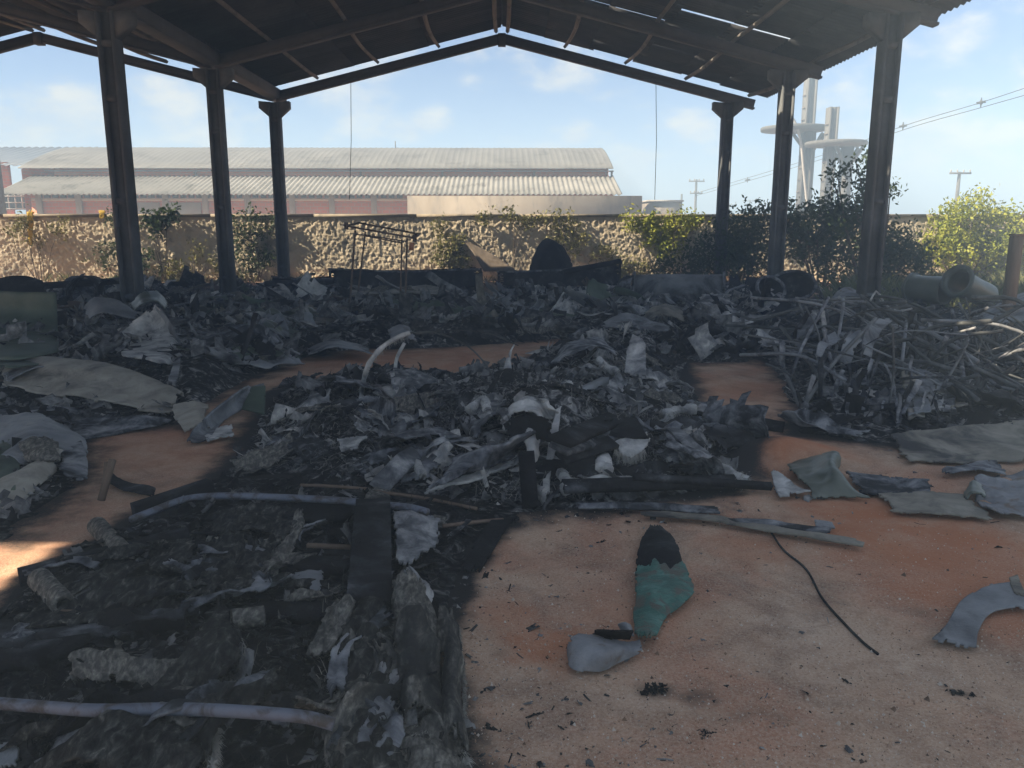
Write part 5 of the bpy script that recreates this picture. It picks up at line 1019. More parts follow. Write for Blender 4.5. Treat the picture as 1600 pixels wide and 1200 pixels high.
S('earth_crust', 'crusted orange earth clod slab above a dark hole', 'clod', [[(1165, 698, 5.75), (1200, 684, 6.0), (1240, 684, 6.0), (1275, 692, 5.9)], [(1168, 716, 5.45), (1205, 704, 5.5), (1240, 704, 5.5), (1280, 706, 5.55)], [(1178, 728, 5.3), (1200, 722, 5.3), (1225, 722, 5.3), (1262, 716, 5.4)]], 'earth' if 'earth' in M else 'beige', 24, 36, amp=.05, freq=4, t=.03, tear=.05, seed=49) if False else None
# --- right side sheets
S('green_grey_sheet', 'crumpled green grey sheet with a peaked fold on the right sand', 'sheet', [[(1228, 728, 5.5), (1262, 716, 5.6), (1305, 708, 5.6), (1310, 726, 5.5)], [(1240, 742, 5.25), (1270, 738, 5.2), (1298, 722, 5.2), (1315, 745, 5.1)], [(1265, 764, 4.98), (1285, 755, 4.95), (1310, 750, 4.9), (1345, 768, 4.85)], [(1270, 778, 4.85), (1290, 776, 4.82), (1320, 776, 4.8), (1366, 778, 4.78)]], 'tank', 44, 44, amp=.035, freq=4, t=.01, tear=.04, seed=51)
S('white_scrap', 'whitish torn scrap left of the green grey sheet', 'scrap', [[(1205, 742, 5.3), (1212, 740, 5.3), (1220, 744, 5.3)], [(1210, 764, 5.0), (1222, 760, 5.0), (1250, 762, 5.0)], [(1215, 778, 4.82), (1240, 776, 4.82), (1270, 772, 4.88)]], 'pale', 24, 26, amp=.035, t=.01, tear=.07, seed=52)
S('dark_flat_sheet', 'dark grey flattened sheet right of the green grey one', 'sheet', [[(1320, 738, 5.4), (1380, 745, 5.3), (1450, 752, 5.2)], [(1330, 756, 5.1), (1390, 762, 5.0), (1460, 768, 4.95)], [(1345, 770, 4.92), (1400, 778, 4.82), (1445, 785, 4.75)]], 'char_edge', 24, 40, amp=.03, t=.01, tear=.07, seed=53)
S('beige_flat_sheet', 'flat beige sheet with cracked edges at the right', 'sheet', [[(1370, 772, 4.9), (1440, 768, 4.95), (1510, 775, 4.85)], [(1385, 790, 4.7), (1450, 790, 4.7), (1530, 795, 4.65)], [(1390, 800, 4.6), (1470, 806, 4.53), (1565, 815, 4.45)]], 'beige', 26, 50, amp=.02, t=.01, tear=.06, seed=54)
S('blue_grey_pile', 'blue grey crumpled sheet pile at the right edge', 'sheet', [[(1525, 748, 5.2), (1570, 735, 5.4), (1640, 730, 5.5)], [(1522, 775, 4.85), (1570, 760, 4.95), (1640, 758, 5.0)], [(1535, 795, 4.65), (1580, 790, 4.65), (1640, 792, 4.65)], [(1550, 806, 4.53), (1590, 808, 4.5), (1640, 812, 4.48)]], 'slate', 40, 36, amp=.06, freq=5, t=.01, tear=.03, seed=55)
S('pale_scrap', 'pale rounded scrap at the left end of the blue grey pile', 'scrap', [[(1508, 772, 4.85), (1518, 752, 5.0), (1532, 756, 5.0)], [(1510, 782, 4.7), (1522, 772, 4.7), (1540, 780, 4.7)]], 'tank', 18, 18, amp=.03, t=.014, seed=56)
S('long_beige_sheet', 'long buckled beige sheet stretching to the right edge below the pipe tangle', 'sheet', [[(1392, 680, 6.4), (1450, 672, 6.6), (1530, 668, 6.7), (1640, 660, 6.9)], [(1400, 702, 5.95), (1460, 698, 6.0), (1540, 694, 6.1), (1640, 690, 6.2)], [(1420, 722, 5.6), (1480, 722, 5.6), (1550, 722, 5.6), (1640, 718, 5.7)]], 'beige', 36, 60, amp=.05, freq=2.5, t=.01, tear=.05, seed=57)
S('pointed_sheet', 'dark pointed sheet lying over the long buckled beige one', 'sheet', [[(1465, 738, 5.4), (1520, 722, 5.6), (1560, 722, 5.65)], [(1480, 744, 5.3), (1520, 740, 5.3), (1575, 742, 5.3)]], 'char_edge', 16, 30, amp=.03, t=.01, seed=58)
for rows, mat, lab, sd in (([[(1000, 800, 4.6), (1100, 806, 4.55), (1200, 822, 4.38), (1352, 846, 4.14)], [(1002, 806, 4.54), (1100, 814, 4.47), (1198, 830, 4.3), (1348, 855, 4.06)]], 'beige', 'long narrow pale strip lying on the sand in front of the heap', 71), ([[(1120, 812, 4.5), (1200, 815, 4.45), (1300, 828, 4.32)], [(1125, 816, 4.45), (1200, 822, 4.38), (1296, 834, 4.26)]], 'char_edge', 'dark narrow strip lying along the long pale strip', 72), ([[(900, 787, 4.75), (1000, 786, 4.8), (1120, 793, 4.7)], [(905, 795, 4.63), (1000, 796, 4.63), (1125, 803, 4.55)]], 'char_edge', 'wide black strip along the edge of the sand', 73)):
    S('flat_strip', lab, 'strip', rows, mat, 60 if False else 8, 70, amp=.012, freq=5, t=.012, tear=.03, seed=sd, rot_edge=14, group='flat strips at the edge of the sand')
S('grey_chip', 'small grey chip at the tip of the dark narrow strip', 'chip', [[(1272, 815, 4.45), (1300, 818, 4.42)], [(1275, 824, 4.36), (1305, 826, 4.34)]], 'slate', 10, 12, amp=.015, t=.01, seed=74)
P = [(1205, 832), (1225, 860), (1260, 890), (1285, 935), (1320, 975), (1350, 1005), (1372, 1022)]
g = cr(np.array([tuple(G(*p, .008)) for p in P]), 40); solid_thing('fallen_cable', MB().tube([Vector(p) for p in g], .006, 6), M['char'], 'thin black cord lying curved on the sand at the right', 'cord')
S('curved_scrap', 'curved grey scrap with a dark scoop end on the right sand', 'scrap', [[(1450, 1000, 3.10), (1490, 1008, 3.05), (1525, 1014, 3.03)], [(1478, 975, 3.22), (1505, 975, 3.22), (1530, 985, 3.18)], [(1500, 940, 3.46), (1520, 945, 3.42), (1545, 958, 3.33)], [(1540, 915, 3.62), (1560, 930, 3.5), (1580, 950, 3.38)], [(1585, 905, 3.66), (1600, 930, 3.5), (1625, 955, 3.36)]], 'grey_sheet', 44, 22, amp=.012, freq=6, t=.008, tear=.03, seed=59)
S('leaf_scrap', 'small upright beige scrap at the right edge above the curved one', 'scrap', [[(1575, 905, 3.68), (1590, 900, 3.7)], [(1586, 930, 3.5), (1604, 935, 3.48)]], 'beige', 12, 10, amp=.01, t=.007, seed=60)
# --- on the sand in front
def half_blade():
    c = G(1035, 905); root = thing('charred_laminate', 'turquoise boat shaped laminate piece with a charred black upper half', 'laminate piece', c)
    rowsA = [(1018, 1032, 821), (1005, 1050, 838), (998, 1062, 860), (994, 1068, 882), (994, 1074, 896)]; rowsB = [(994, 1068, 882), (993, 1076, 900), (992, 1086, 920), (991, 1066, 945), (990, 1040, 965), (991, 1026, 995)]
    for nm, rows, mt, sd in (('charred_half', rowsA, 'char', 1), ('turquoise_half', rowsB, 'turq', 2)):
        R_ = [[(lambda q: q)(G(a + (b - a) * t, y + (5 * math.sin(11 * t) + 4 * math.sin(27 * t + 1) if (i_ == 0 and nm[0] == 't') else 0), (.026 if nm[0] == 'c' else .034) + .018 * math.sin(t * 3.14) + .012 * math.sin(y * .09))) for t in np.linspace(0, 1, 11)] for i_, (a, b, y) in enumerate(rows)]
        shifted(sheet(R_, 54, 36, amp=.010, freq=8, t=.010, tear=.035, seed=sd, rot_edge=13), c).build(nm, M[mt], root, True)
    MB().beam(G(991, 985, .045) - c, G(1026, 987, .045) - c, .05, .006).build('bare_end', M['tank'], root)
half_blade()
S('scoop_shell', 'slate grey spoon shaped shell lying on the sand', 'shell', [[G(888, 1020, .02), G(892, 1000, .07), G(905, 992, .05)], [G(895, 1044, .02), G(915, 1012, .09), G(930, 995, .06)], [G(930, 1050, .02), G(945, 1020, .09), G(955, 1000, .06)], [G(965, 1035, .02), G(972, 1016, .06), G(978, 1004, .04)], [G(1000, 1022, .03), G(1002, 1012, .045), G(1000, 1002, .03)]], 'slate', 40, 30, amp=.012, freq=8, t=.008, tear=.04, seed=62)
S('black_shell', 'black broken shell standing behind the slate grey spoon shell', 'shell', [[G(925, 992, .02), G(930, 985, .08), G(944, 985, .12)], [G(950, 998, .01), G(955, 990, .06), G(962, 985, .13)], [G(985, 998, .02), G(988, 990, .07), G(990, 985, .11)]], 'char', 26, 22, amp=.008, t=.008, tear=.05, seed=63)
S('grey_scrap', 'grey curled lip leaning on the black broken shell', 'shell', [[G(966, 975, .08), G(975, 972, .10), G(986, 976, .09)], [G(975, 990, .04), G(986, 992, .06), G(990, 995, .04)]], 'slate', 16, 14, amp=.006, t=.007, tear=.03, seed=64)
def clod(label, px, py, r, seed):
    c = G(px, py); m = MB(); rg = np.random.default_rng(seed)
    for k in range(26):
        V, Fq = SMALL[rg.integers(14)]; s = r * rg.uniform(.3, .7); m.add((V * s) @ rotm(rg, .4).T + np.array((c.x + rg.normal(0, r * .5), c.y + rg.normal(0, r * .4), .008 + s * .1)), Fq, rg.random() * .5)
    solid_thing('char_clump', m, M['frag_dark'], label, 'clump', c=c, attr=True, group='char clumps on the sand')
clod('small black char clump lying alone at the lower right', 1495, 1086, .04, 1); clod('crumbly black char clump below the slate grey shell', 1020, 1078, .05, 2); clod('small black crumbs at the middle bottom of the sand', 1105, 1148, .025, 3)
tubes('brown_rod', 'thin reddish brown rod lying at the edge of the sand', 'rod', [([(692, 822, 4.45), (740, 816, 4.5), (786, 812, 4.55)], .011)], 'rust')
tubes('brown_rod', 'long thin brown rod lying below the charred board', 'rod', [([(585, 768, 4.98), (660, 778, 4.88), (745, 795, 4.72)], .011)], 'wood')
tubes('brown_rod', 'short brown rod left of the long thin one', 'rod', [([(470, 758, 5.05), (520, 760, 5.05), (575, 764, 5.0)], .010)], 'wood')
S('black_rag', 'black limp rag at the upper left corner of the sand', 'strip', [[(812, 800, 4.6), (790, 806, 4.55), (770, 812, 4.5)], [(790, 830, 4.3), (765, 840, 4.22), (745, 842, 4.22)], [(750, 890, 3.8), (735, 890, 3.8), (722, 888, 3.82)]], 'char', 40, 16, amp=.02, t=.012, tear=.05, seed=75)
# --- left foreground: charred mould frames and matting
solid_thing('charred_beam', MB().beam(DL(583, 792, 4.45, .07), DL(577, 945, 3.35, .07), .19, .10, up=(0, .3, 1)), M['char'], 'black square beam pointing at the viewer in the left foreground', 'beam')
def frayed(label, rows, mat, seed, edges, n, ln, name='frayed_mat', nu=50, nv=30, amp=.035, freq=6, fm='fibre_dark', tear=.06, up=(0, -.3, .1), w=.0017, holes=0, rise=.055):
    c = D(*rows[len(rows) // 2][0]); root = thing(name, label, 'mat', c, group=None)
    shifted(sheet(rows, nu * 2, nv * 2, amp=amp * 1.25, freq=freq * 1.9, t=.008, tear=tear * 1.4, seed=seed, holes=holes, rise=rise), c).build('matting', M[mat], root, False)
    for k, (pts, dv) in enumerate(edges):
        fr = MB(); fringe(fr, cr(np.array([tuple(DL(*p, .035) - c) for p in pts]), 20), dv, int(n * 2.2), ln * .62, w, seed + k, 1.1, .75); tag(fr.build('fibre_fringe', M[fm], root, False, True), kind='stuff')
    return root
frayed('dark matting carrying on from the black beam to the bottom edge', [[(545, 935, 3.42), (575, 925, 3.5), (612, 935, 3.42)], [(535, 1000, 3.02), (575, 985, 3.1), (616, 1000, 3.02)], [(528, 1080, 2.66), (575, 1060, 2.72), (622, 1080, 2.66)], [(505, 1180, 2.32), (570, 1150, 2.38), (640, 1180, 2.32)], [(480, 1270, 2.08), (560, 1260, 2.10), (650, 1270, 2.08)]], 'mat', 81, [([(540, 940, 3.38), (532, 1010, 2.98), (520, 1090, 2.62)], (-1, -.2, .2)), ([(614, 940, 3.38), (618, 1010, 2.95), (628, 1100, 2.58)], (.6, -.4, .5)), ([(500, 1120, 2.5), (560, 1130, 2.44), (640, 1130, 2.44)], (-.2, -.6, .7))], 700, .05, amp=.045, rise=.07)
frayed('grey rolled matting right of the dark matting in the foreground', [[(618, 940, 3.30), (622, 925, 3.36), (650, 922, 3.45), (672, 940, 3.40)], [(622, 1010, 2.93), (640, 985, 3.0), (665, 985, 3.05), (690, 1010, 2.96)], [(628, 1080, 2.62), (645, 1060, 2.68), (665, 1065, 2.7), (690, 1085, 2.64)], [(632, 1160, 2.35), (648, 1140, 2.40), (672, 1145, 2.42), (705, 1165, 2.36)]], 'mat_pale', 82, [([(625, 950, 3.25), (640, 1010, 2.95), (650, 1080, 2.65)], (-.2, -.4, .8)), ([(690, 960, 3.3), (700, 1010, 2.98), (705, 1080, 2.64)], (1, -.2, .2))], 500, .035, rise=.09)
frayed('brown grey matting strip along the edge of the sand in the foreground', [[(668, 965, 3.28), (690, 960, 3.32), (715, 975, 3.22)], [(690, 1030, 2.85), (705, 1025, 2.88), (722, 1035, 2.84)], [(690, 1110, 2.52), (708, 1105, 2.54), (722, 1112, 2.52)], [(690, 1190, 2.28), (715, 1180, 2.3), (735, 1200, 2.26)]], 'mat_pale', 83, [([(715, 980, 3.2), (722, 1050, 2.78), (724, 1120, 2.5)], (1, -.2, .1))], 350, .03, amp=.025, rise=.07)
frayed('hay like pale fibres heaped at the bottom right corner of the matting', [[(630, 1140, 2.42), (680, 1125, 2.48), (722, 1150, 2.4)], [(610, 1200, 2.25), (680, 1180, 2.3), (735, 1200, 2.25)], [(600, 1280, 2.05), (680, 1270, 2.06), (750, 1290, 2.03)]], 'mat_pale', 84, [([(620, 1165, 2.34), (660, 1150, 2.38), (700, 1160, 2.36), (730, 1190, 2.27)], (-.1, -.5, .9)), ([(600, 1210, 2.21), (660, 1200, 2.24), (740, 1215, 2.2)], (.1, -.5, .9))], 900, .06, fm='fibre', name='hay_like_matting')
frayed('frayed grey flap with pale lower fringe draped over the dark frames', [[(335, 808, 4.5), (400, 800, 4.6), (470, 802, 4.58)], [(328, 830, 4.3), (400, 826, 4.34), (474, 822, 4.36)], [(322, 838, 4.2), (395, 842, 4.18), (470, 835, 4.22)]], 'mat', 85, [([(325, 838, 4.2), (360, 844, 4.16), (400, 844, 4.16), (468, 836, 4.2)], (0, -.5, -.6))], 700, .035, fm='fibre', amp=.03, name='draped_matting')
frayed('dark curtain of matting below the draped flap', [[(330, 842, 4.15), (395, 846, 4.12), (455, 840, 4.18)], [(312, 885, 3.78), (390, 890, 3.75), (430, 880, 3.8)], [(300, 925, 3.5), (360, 925, 3.5), (420, 915, 3.55)], [(290, 960, 3.28), (350, 958, 3.3), (400, 950, 3.34)]], 'mat', 86, [([(328, 850, 4.1), (308, 890, 3.74), (295, 940, 3.42)], (-.8, -.3, .1))], 500, .04, fm='fibre', name='hanging_mat', amp=.06, holes=.05)
frayed('pale ragged strip hanging at the right of the dark curtain', [[(462, 800, 4.55), (476, 805, 4.5)], [(448, 835, 4.2), (470, 845, 4.12)], [(425, 865, 3.95), (442, 880, 3.82)], [(418, 905, 3.62), (430, 910, 3.6)]], 'mat_pale', 87, [([(462, 815, 4.4), (445, 850, 4.1), (425, 890, 3.75)], (-.4, -.3, -.3))], 300, .035, fm='fibre', nu=40, nv=10, name='ragged_strip', amp=.02)
frayed('central ridge of brown matting running down to the bottom edge', [[(330, 1000, 3.10), (345, 978, 3.18), (372, 990, 3.12)], [(290, 1050, 2.86), (325, 1020, 2.95), (382, 1040, 2.86)], [(215, 1120, 2.62), (290, 1075, 2.72), (340, 1090, 2.66)], [(120, 1180, 2.45), (230, 1130, 2.55), (325, 1150, 2.45)], [(20, 1230, 2.3), (170, 1190, 2.38), (330, 1230, 2.26)], [(-40, 1300, 2.15), (130, 1270, 2.15), (335, 1290, 2.1)]], 'mat', 88, [([(345, 980, 3.16), (370, 1000, 3.06), (384, 1030, 2.88)], (.6, -.5, .1)), ([(335, 1080, 2.68), (338, 1130, 2.5), (330, 1200, 2.3)], (.6, -.4, -.2)), ([(330, 1000, 3.08), (290, 1055, 2.84), (200, 1130, 2.58)], (-.3, -.6, .2))], 700, .05, name='ridge_mat', amp=.03, fm='fibre', rise=.15)
frayed('pale brown flap hanging from the ridge of matting', [[(286, 1100, 2.62), (318, 1098, 2.62)], [(282, 1150, 2.42), (325, 1150, 2.42)], [(275, 1205, 2.24), (322, 1205, 2.24)]], 'mat_pale', 89, [([(275, 1200, 2.25), (300, 1208, 2.23), (322, 1204, 2.24)], (0, -.6, -.5))], 300, .04, fm='fibre', nu=30, nv=20, name='hanging_matting')
pipe_section('short_roll', 'short grey brown roll lying on the ridge in the foreground', DL(362, 968, 3.26, .08), DL(412, 962, 3.3, .06), .040, 'mat_pale', 0, rims=(), thick=.024, cat='roll', seed=6)
frayed('grey frayed roll lying across the left foreground', [[(108, 1060, 2.82), (116, 1048, 2.88), (150, 1044, 2.94), (160, 1055, 2.95)], [(170, 1075, 2.76), (178, 1058, 2.82), (200, 1054, 2.9), (208, 1062, 2.92)], [(225, 1085, 2.72), (232, 1068, 2.78), (248, 1062, 2.84), (256, 1070, 2.86)], [(272, 1085, 2.7), (278, 1066, 2.78), (288, 1060, 2.84), (296, 1066, 2.86)]][::1], 'mat_pale', 90, [([(110, 1062, 2.8), (125, 1050, 2.86), (150, 1046, 2.92)], (-.8, -.2, .5))], 400, .045, fm='fibre', name='frayed_roll', amp=.02, rise=.09)
S('pale_sack', 'pale grey crumpled shell at the left foot of the frayed roll', 'shell', [[(88, 1108, 2.62), (110, 1102, 2.68), (150, 1098, 2.7), (172, 1112, 2.64)], [(82, 1140, 2.46), (112, 1126, 2.48), (150, 1122, 2.5), (178, 1136, 2.46)], [(86, 1172, 2.35), (112, 1165, 2.36), (150, 1160, 2.38), (176, 1165, 2.36)], [(80, 1186, 2.3), (110, 1188, 2.28), (145, 1180, 2.31), (165, 1175, 2.33)]], 'grey_sheet', 36, 36, amp=.025, freq=6, t=.01, tear=.05, seed=92)
S('pale_corner', 'pale scrap at the bottom left corner', 'scrap', [[(-10, 1168, 2.42), (30, 1162, 2.44)], [(-10, 1200, 2.3), (24, 1198, 2.3)]], 'grey_sheet', 16, 16, amp=.02, t=.008, seed=93)
S('grey_leaf', 'small grey ragged sheet lying in the dark hollow left of the beam', 'scrap', [[(452, 905, 3.62), (478, 882, 3.8), (508, 892, 3.72)], [(470, 912, 3.55), (492, 905, 3.6), (506, 910, 3.56)], [(490, 930, 3.42), (498, 930, 3.42), (504, 926, 3.45)]], 'grey_sheet', 22, 24, amp=.02, t=.007, tear=.07, seed=94)
S('grey_puddle', 'smooth grey ash plate behind the ragged grey sheet', 'plate', [[(350, 890, 3.76), (380, 882, 3.82), (402, 892, 3.74)], [(348, 912, 3.58), (375, 908, 3.6), (400, 912, 3.56)]], 'ash', 18, 20, amp=.02, t=.01, tear=.07, seed=95)
def conduit(label, segs, up=.045):
    P = cr(np.array([tuple(DL(*p, up)) for p in segs]), 60); c = P[0]; return solid_thing('plastic_conduit', MB().tube([Vector(p) for p in P], .021, 10), M['pvc'], label, 'conduit', c=c, smooth=True, group='grey blue plastic conduits')
conduit('grey blue plastic conduit bowed across the back of the charred frames', [(205, 812, 4.55), (240, 798, 4.62), (290, 780, 4.75), (345, 775, 4.8), (430, 777, 4.8), (530, 782, 4.75), (590, 788, 4.7), (640, 793, 4.65), (668, 800, 4.58)], .07)
conduit('grey blue plastic conduit across the lower left foreground', [(-30, 1097, 2.68), (60, 1104, 2.66), (150, 1110, 2.63), (260, 1108, 2.63), (340, 1110, 2.62), (420, 1115, 2.6), (480, 1121, 2.56), (522, 1132, 2.5)], .12)
for a, c, w, h, lab in (((30, 905, 4.0), (295, 838, 4.4), .05, .10, 'upper charred frame board at the left edge of the soot'), ((60, 1000, 3.3), (290, 975, 3.35), .05, .07, 'dark frame slat at the left above the frayed roll'), ((96, 955, 3.5), (190, 962, 3.42), .014, .014, 'thin bare stick lying on the dark frames at the left'), ((480, 852, 4.15), (548, 855, 4.1), .02, .02, 'thin bare stick left of the black beam'), ((-20, 985, 3.4), (120, 1010, 3.2), .22, .05, 'wide charred slat at the left edge'), ((-20, 1030, 3.05), (85, 1020, 3.08), .12, .06, 'charred slat above the lower conduit at the left edge'), ((440, 880, 3.95), (545, 885, 3.85), .16, .03, 'dark cross slat between the curtain and the beam'), ((400, 955, 3.4), (545, 960, 3.3), .12, .04, 'charred cross slat in front of the dark hollow'), ((210, 800, 4.7), (330, 760, 5.1), .10, .09, 'charred frame corner under the bowed conduit'), ((455, 800, 4.65), (548, 800, 4.62), .24, .04, 'charred cross slat under the bowed conduit')):
    solid_thing('charred_timber' if w > .03 else 'bare_stick', MB().beam(DL(*a), DL(*c), w, h), M['char' if w > .03 else 'wood'], lab, 'timber' if w > .03 else 'stick', group='charred frame boards of the foreground' if w > .03 else 'bare sticks in the soot')
for a, c, lab in (((152, 822, 4.45), (195, 868, 4.05), 'brownish stub tube lying at the upper left edge of the soot'), ((62, 905, 3.95), (100, 945, 3.62), 'grey stub tube lying lower at the left edge of the soot')):
    pipe_section('stub_tube', lab, DL(*a, .045), DL(*c, .045), .05, 'mat_pale', 0, rims=(), thick=.022, cat='tube', n=18)
S('lumpy_mat', 'dark lumpy matting at the left between the stub tubes', 'mat', [[(60, 910, 3.9), (180, 870, 4.15), (310, 830, 4.4)], [(40, 960, 3.55), (170, 930, 3.7), (300, 890, 3.9)], [(0, 1000, 3.25), (150, 985, 3.3), (285, 960, 3.4)]], 'mat', 50, 70, amp=.07, freq=5, t=.014, tear=.06, seed=96)
S('ash_drape', 'grey crumbling matting right of the head of the black beam', 'mat', [[(612, 800, 4.5), (650, 798, 4.55), (690, 815, 4.4)], [(616, 840, 4.15), (650, 838, 4.18), (688, 845, 4.12)], [(618, 885, 3.8), (640, 882, 3.82), (668, 868, 3.92)]], 'ash', 34, 34, amp=.05, freq=6, t=.012, tear=.07, seed=97)
S('cone_wad', 'grey wad like a folded cone beside the conduit end', 'wad', [[(568, 775, 4.95), (590, 760, 5.0), (610, 768, 4.95)], [(572, 792, 4.7), (594, 782, 4.65), (612, 790, 4.65)], [(600, 790, 4.65), (620, 792, 4.62), (636, 788, 4.65)]], 'mat_pale', 24, 24, amp=.03, t=.01, seed=98)
# --- collapsed pipe frame at the right
def tangle():
    b = G(1400, 640); root = thing('pipe_frame', 'collapsed tangle of burnt metal pipes and hanging shreds at the right', 'frame', b)
    def pp(pts, r, mat='steel'):
        P = cr(np.array([tuple(D(*p) - b) for p in pts]), 10 if len(pts) > 2 else 3); MB().tube([Vector(p) for p in P], r, 7).build('pipe', M[mat], root, True)
    big = [((1252, 640, 7.3), (1300, 570, 7.8), (1368, 498, 8.6)), ((1252, 640, 7.3), (1222, 570, 8.2), (1206, 530, 9)), ((1352, 470, 9.2), (1440, 555, 8.2), (1575, 652, 7.2)), ((1345, 462, 9.6), (1400, 500, 9.0), (1480, 560, 8.4)), ((1470, 505, 9.0), (1450, 545, 8.6), (1425, 590, 8.0)), ((1378, 480, 9.4), (1470, 530, 9.0), (1590, 590, 8.6)), ((1490, 530, 8.8), (1530, 590, 8.0), (1535, 640, 7.4)), ((1525, 592, 8.0), (1600, 598, 8.0), (1640, 600, 8.0)), ((1548, 632, 7.4), (1600, 606, 7.7), (1640, 585, 7.8)), ((1476, 540, 8.6), (1480, 590, 8.0), (1472, 640, 7.4)), ((1300, 610, 7.8), (1360, 606, 7.8), (1400, 604, 7.8)), ((1245, 490, 9.2), (1290, 470, 9.4), (1350, 466, 9.6)), ((1220, 510, 9.0), (1260, 560, 8.4), (1300, 620, 7.7)), ((1480, 530, 9.0), (1560, 552, 8.8), (1640, 575, 8.6)), ((1490, 560, 8.6), (1560, 580, 8.4), (1640, 612, 8.0)), ((1430, 490, 9.6), (1430, 530, 9.0), (1434, 560, 8.8)), ((1360, 500, 9.2), (1420, 478, 9.4), (1480, 505, 9.2)), ((1250, 530, 8.6), (1290, 510, 8.8), (1330, 540, 8.4)), ((1134, 508, 10.2), (1200, 512, 9.8), (1245, 516, 9.5)), ((1150, 490, 10.5), (1185, 500, 10.2), (1250, 480, 9.8))]
    for p in big: pp(p, .020)
    rg = random.Random(17)
    for k in range(95):
        px, py = rg.uniform(1225, 1600), rg.uniform(480, 610); d = 6.9 + (640 - py) / 190 * 2.8 + rg.uniform(-.3, .5); an = rg.choice([rg.uniform(.25, .75), rg.uniform(.25, .75), rg.uniform(-.75, -.2), rg.uniform(1.0, 2.0)]); L = rg.choice([rg.uniform(60, 120), rg.uniform(110, 280)]); dx, dy = math.cos(an) * L, math.sin(an) * L
        dy *= .8; a = (px - dx / 2, min(655, max(465, py - dy / 2)), d + rg.uniform(0, .7)); c = (px + dx / 2, min(660, max(472, py + dy / 2)), d - rg.uniform(.0, .7)); bow = rg.uniform(-.16, .16) * L
        pp((a, (px + bow * .4, min(655, max(460, py - abs(bow) + 4)), d), c), rg.choice([.007, .010, .014, .018, .024]), rg.choice(['steel', 'steel', 'steel', 'grey_sheet', 'char_edge']))
    # bent hooks standing along the upper right
    for k in range(22):
        px = 1405 + k * 10.5 + rg.uniform(-4, 4); y = 488 + (px - 1405) * .16 + rg.uniform(-5, 5); d = 9.6 - (px - 1405) * .002
        pp(((px, y + rg.uniform(25, 50), d), (px + rg.uniform(-5, 5), y, d), (px + rg.uniform(5, 16), y - 3, d - .1), (px + rg.uniform(8, 20), y + rg.uniform(10, 30), d - .2)), .007)
    pp(((1360, 470, 9.4), (1370, 455, 9.5), (1385, 478, 9.4), (1405, 486, 9.3), (1425, 482, 9.3)), .012, 'pale')
    # shreds hanging on the pipes
    for k in range(34):
        px, py = rg.uniform(1215, 1480), rg.uniform(490, 655); d = 6.9 + (645 - py) / 190 * 2.6 + rg.uniform(-.3, .4); w, L = rg.uniform(3, 10), rg.uniform(22, 65); sl = rg.uniform(-.9, .6)
        rows = [[(px, py - L / 2, d), (px + w, py - L / 2 + 3, d)], [(px + sl * L * .4, py, d - .08), (px + w + sl * L * .4, py, d - .06)], [(px + sl * L * .6, min(668, py + L / 2), d - .05), (px + w * .6 + sl * L * .6, min(668, py + L / 2), d)]]
        shifted(sheet(rows, 12, 5, amp=.05, freq=5, t=.008, tear=.05, seed=500 + k), b).build('shred', M[rg.choice(['char', 'char_edge', 'char_edge', 'ash'])], root, True)
    for px, py, w, L, d in ((1310, 545, 22, 60, 8.2), (1345, 530, 20, 70, 8.4), (1275, 545, 18, 60, 8.4), (1272, 545, 14, 34, 8.0), (1240, 520, 14, 60, 8.8)):
        rows = [[(px + 30, py - L * .45, d + .3), (px + 30 + w, py - L * .4, d + .3)], [(px + 8, py - L * .2, d), (px + 8 + w, py - L * .1, d)], [(px, py + L * .4, d - .2), (px + w * .7, py + L * .45, d - .2)]]
        shifted(sheet(rows, 24, 8, amp=.04, freq=6, t=.01, tear=.07, seed=600 + px), b).build('shred', M['grey_sheet'], root, True)
    for k in range(12):
        px, py = rg.uniform(1420, 1500), rg.uniform(590, 650); d = 7.3 + (650 - py) * .01
        rows = [[(px - 16, py - 16, d), (px + 12, py - 12, d)], [(px - 10, py + 14, d - .2), (px + 16, py + 10, d - .1)]]; shifted(sheet(rows, 10, 8, amp=.07, freq=6, t=.01, tear=.08, seed=700 + k), b).build('shred', M[rg.choice(['beige', 'grey_sheet', 'ash'])], root, True)
tangle()
S('white_crumple', 'whitish crumpled sheet on top of the litter behind the pipe tangle', 'sheet', [[(1298, 468, 13.4), (1320, 450, 13.6), (1350, 462, 13.5)], [(1300, 478, 13.0), (1325, 470, 13.0), (1360, 474, 13.0)]], 'slate', 18, 24, amp=.06, freq=4, t=.012, seed=101)
S('grey_bag', 'grey crumpled sack like sheet left of the black tubs', 'sheet', [[(1080, 480, 13.2), (1105, 460, 13.6), (1140, 468, 13.5)], [(1076, 496, 12.8), (1108, 480, 12.8), (1150, 486, 12.8)], [(1080, 506, 12.5), (1110, 504, 12.4), (1150, 500, 12.5)]], 'ash', 26, 30, amp=.09, freq=3, t=.012, tear=.06, seed=102)
S('beige_bundle', 'yellowish beige crumpled bundle behind the middle heap', 'sheet', [[(1005, 492, 12.0), (1035, 474, 12.3), (1066, 486, 12.2)], [(1008, 508, 11.6), (1040, 495, 11.6), (1072, 504, 11.6)]], 'beige', 24, 30, amp=.09, freq=3, t=.012, tear=.06, seed=103)
S('grey_bundle', 'grey rounded bundle below the yellowish beige one', 'sheet', [[(935, 512, 11.2), (975, 494, 11.5), (1010, 500, 11.4), (1045, 512, 11.2)], [(935, 530, 10.6), (975, 514, 10.6), (1012, 516, 10.6), (1048, 524, 10.6)]], 'grey_sheet', 24, 40, amp=.09, freq=3, t=.012, tear=.06, seed=104)
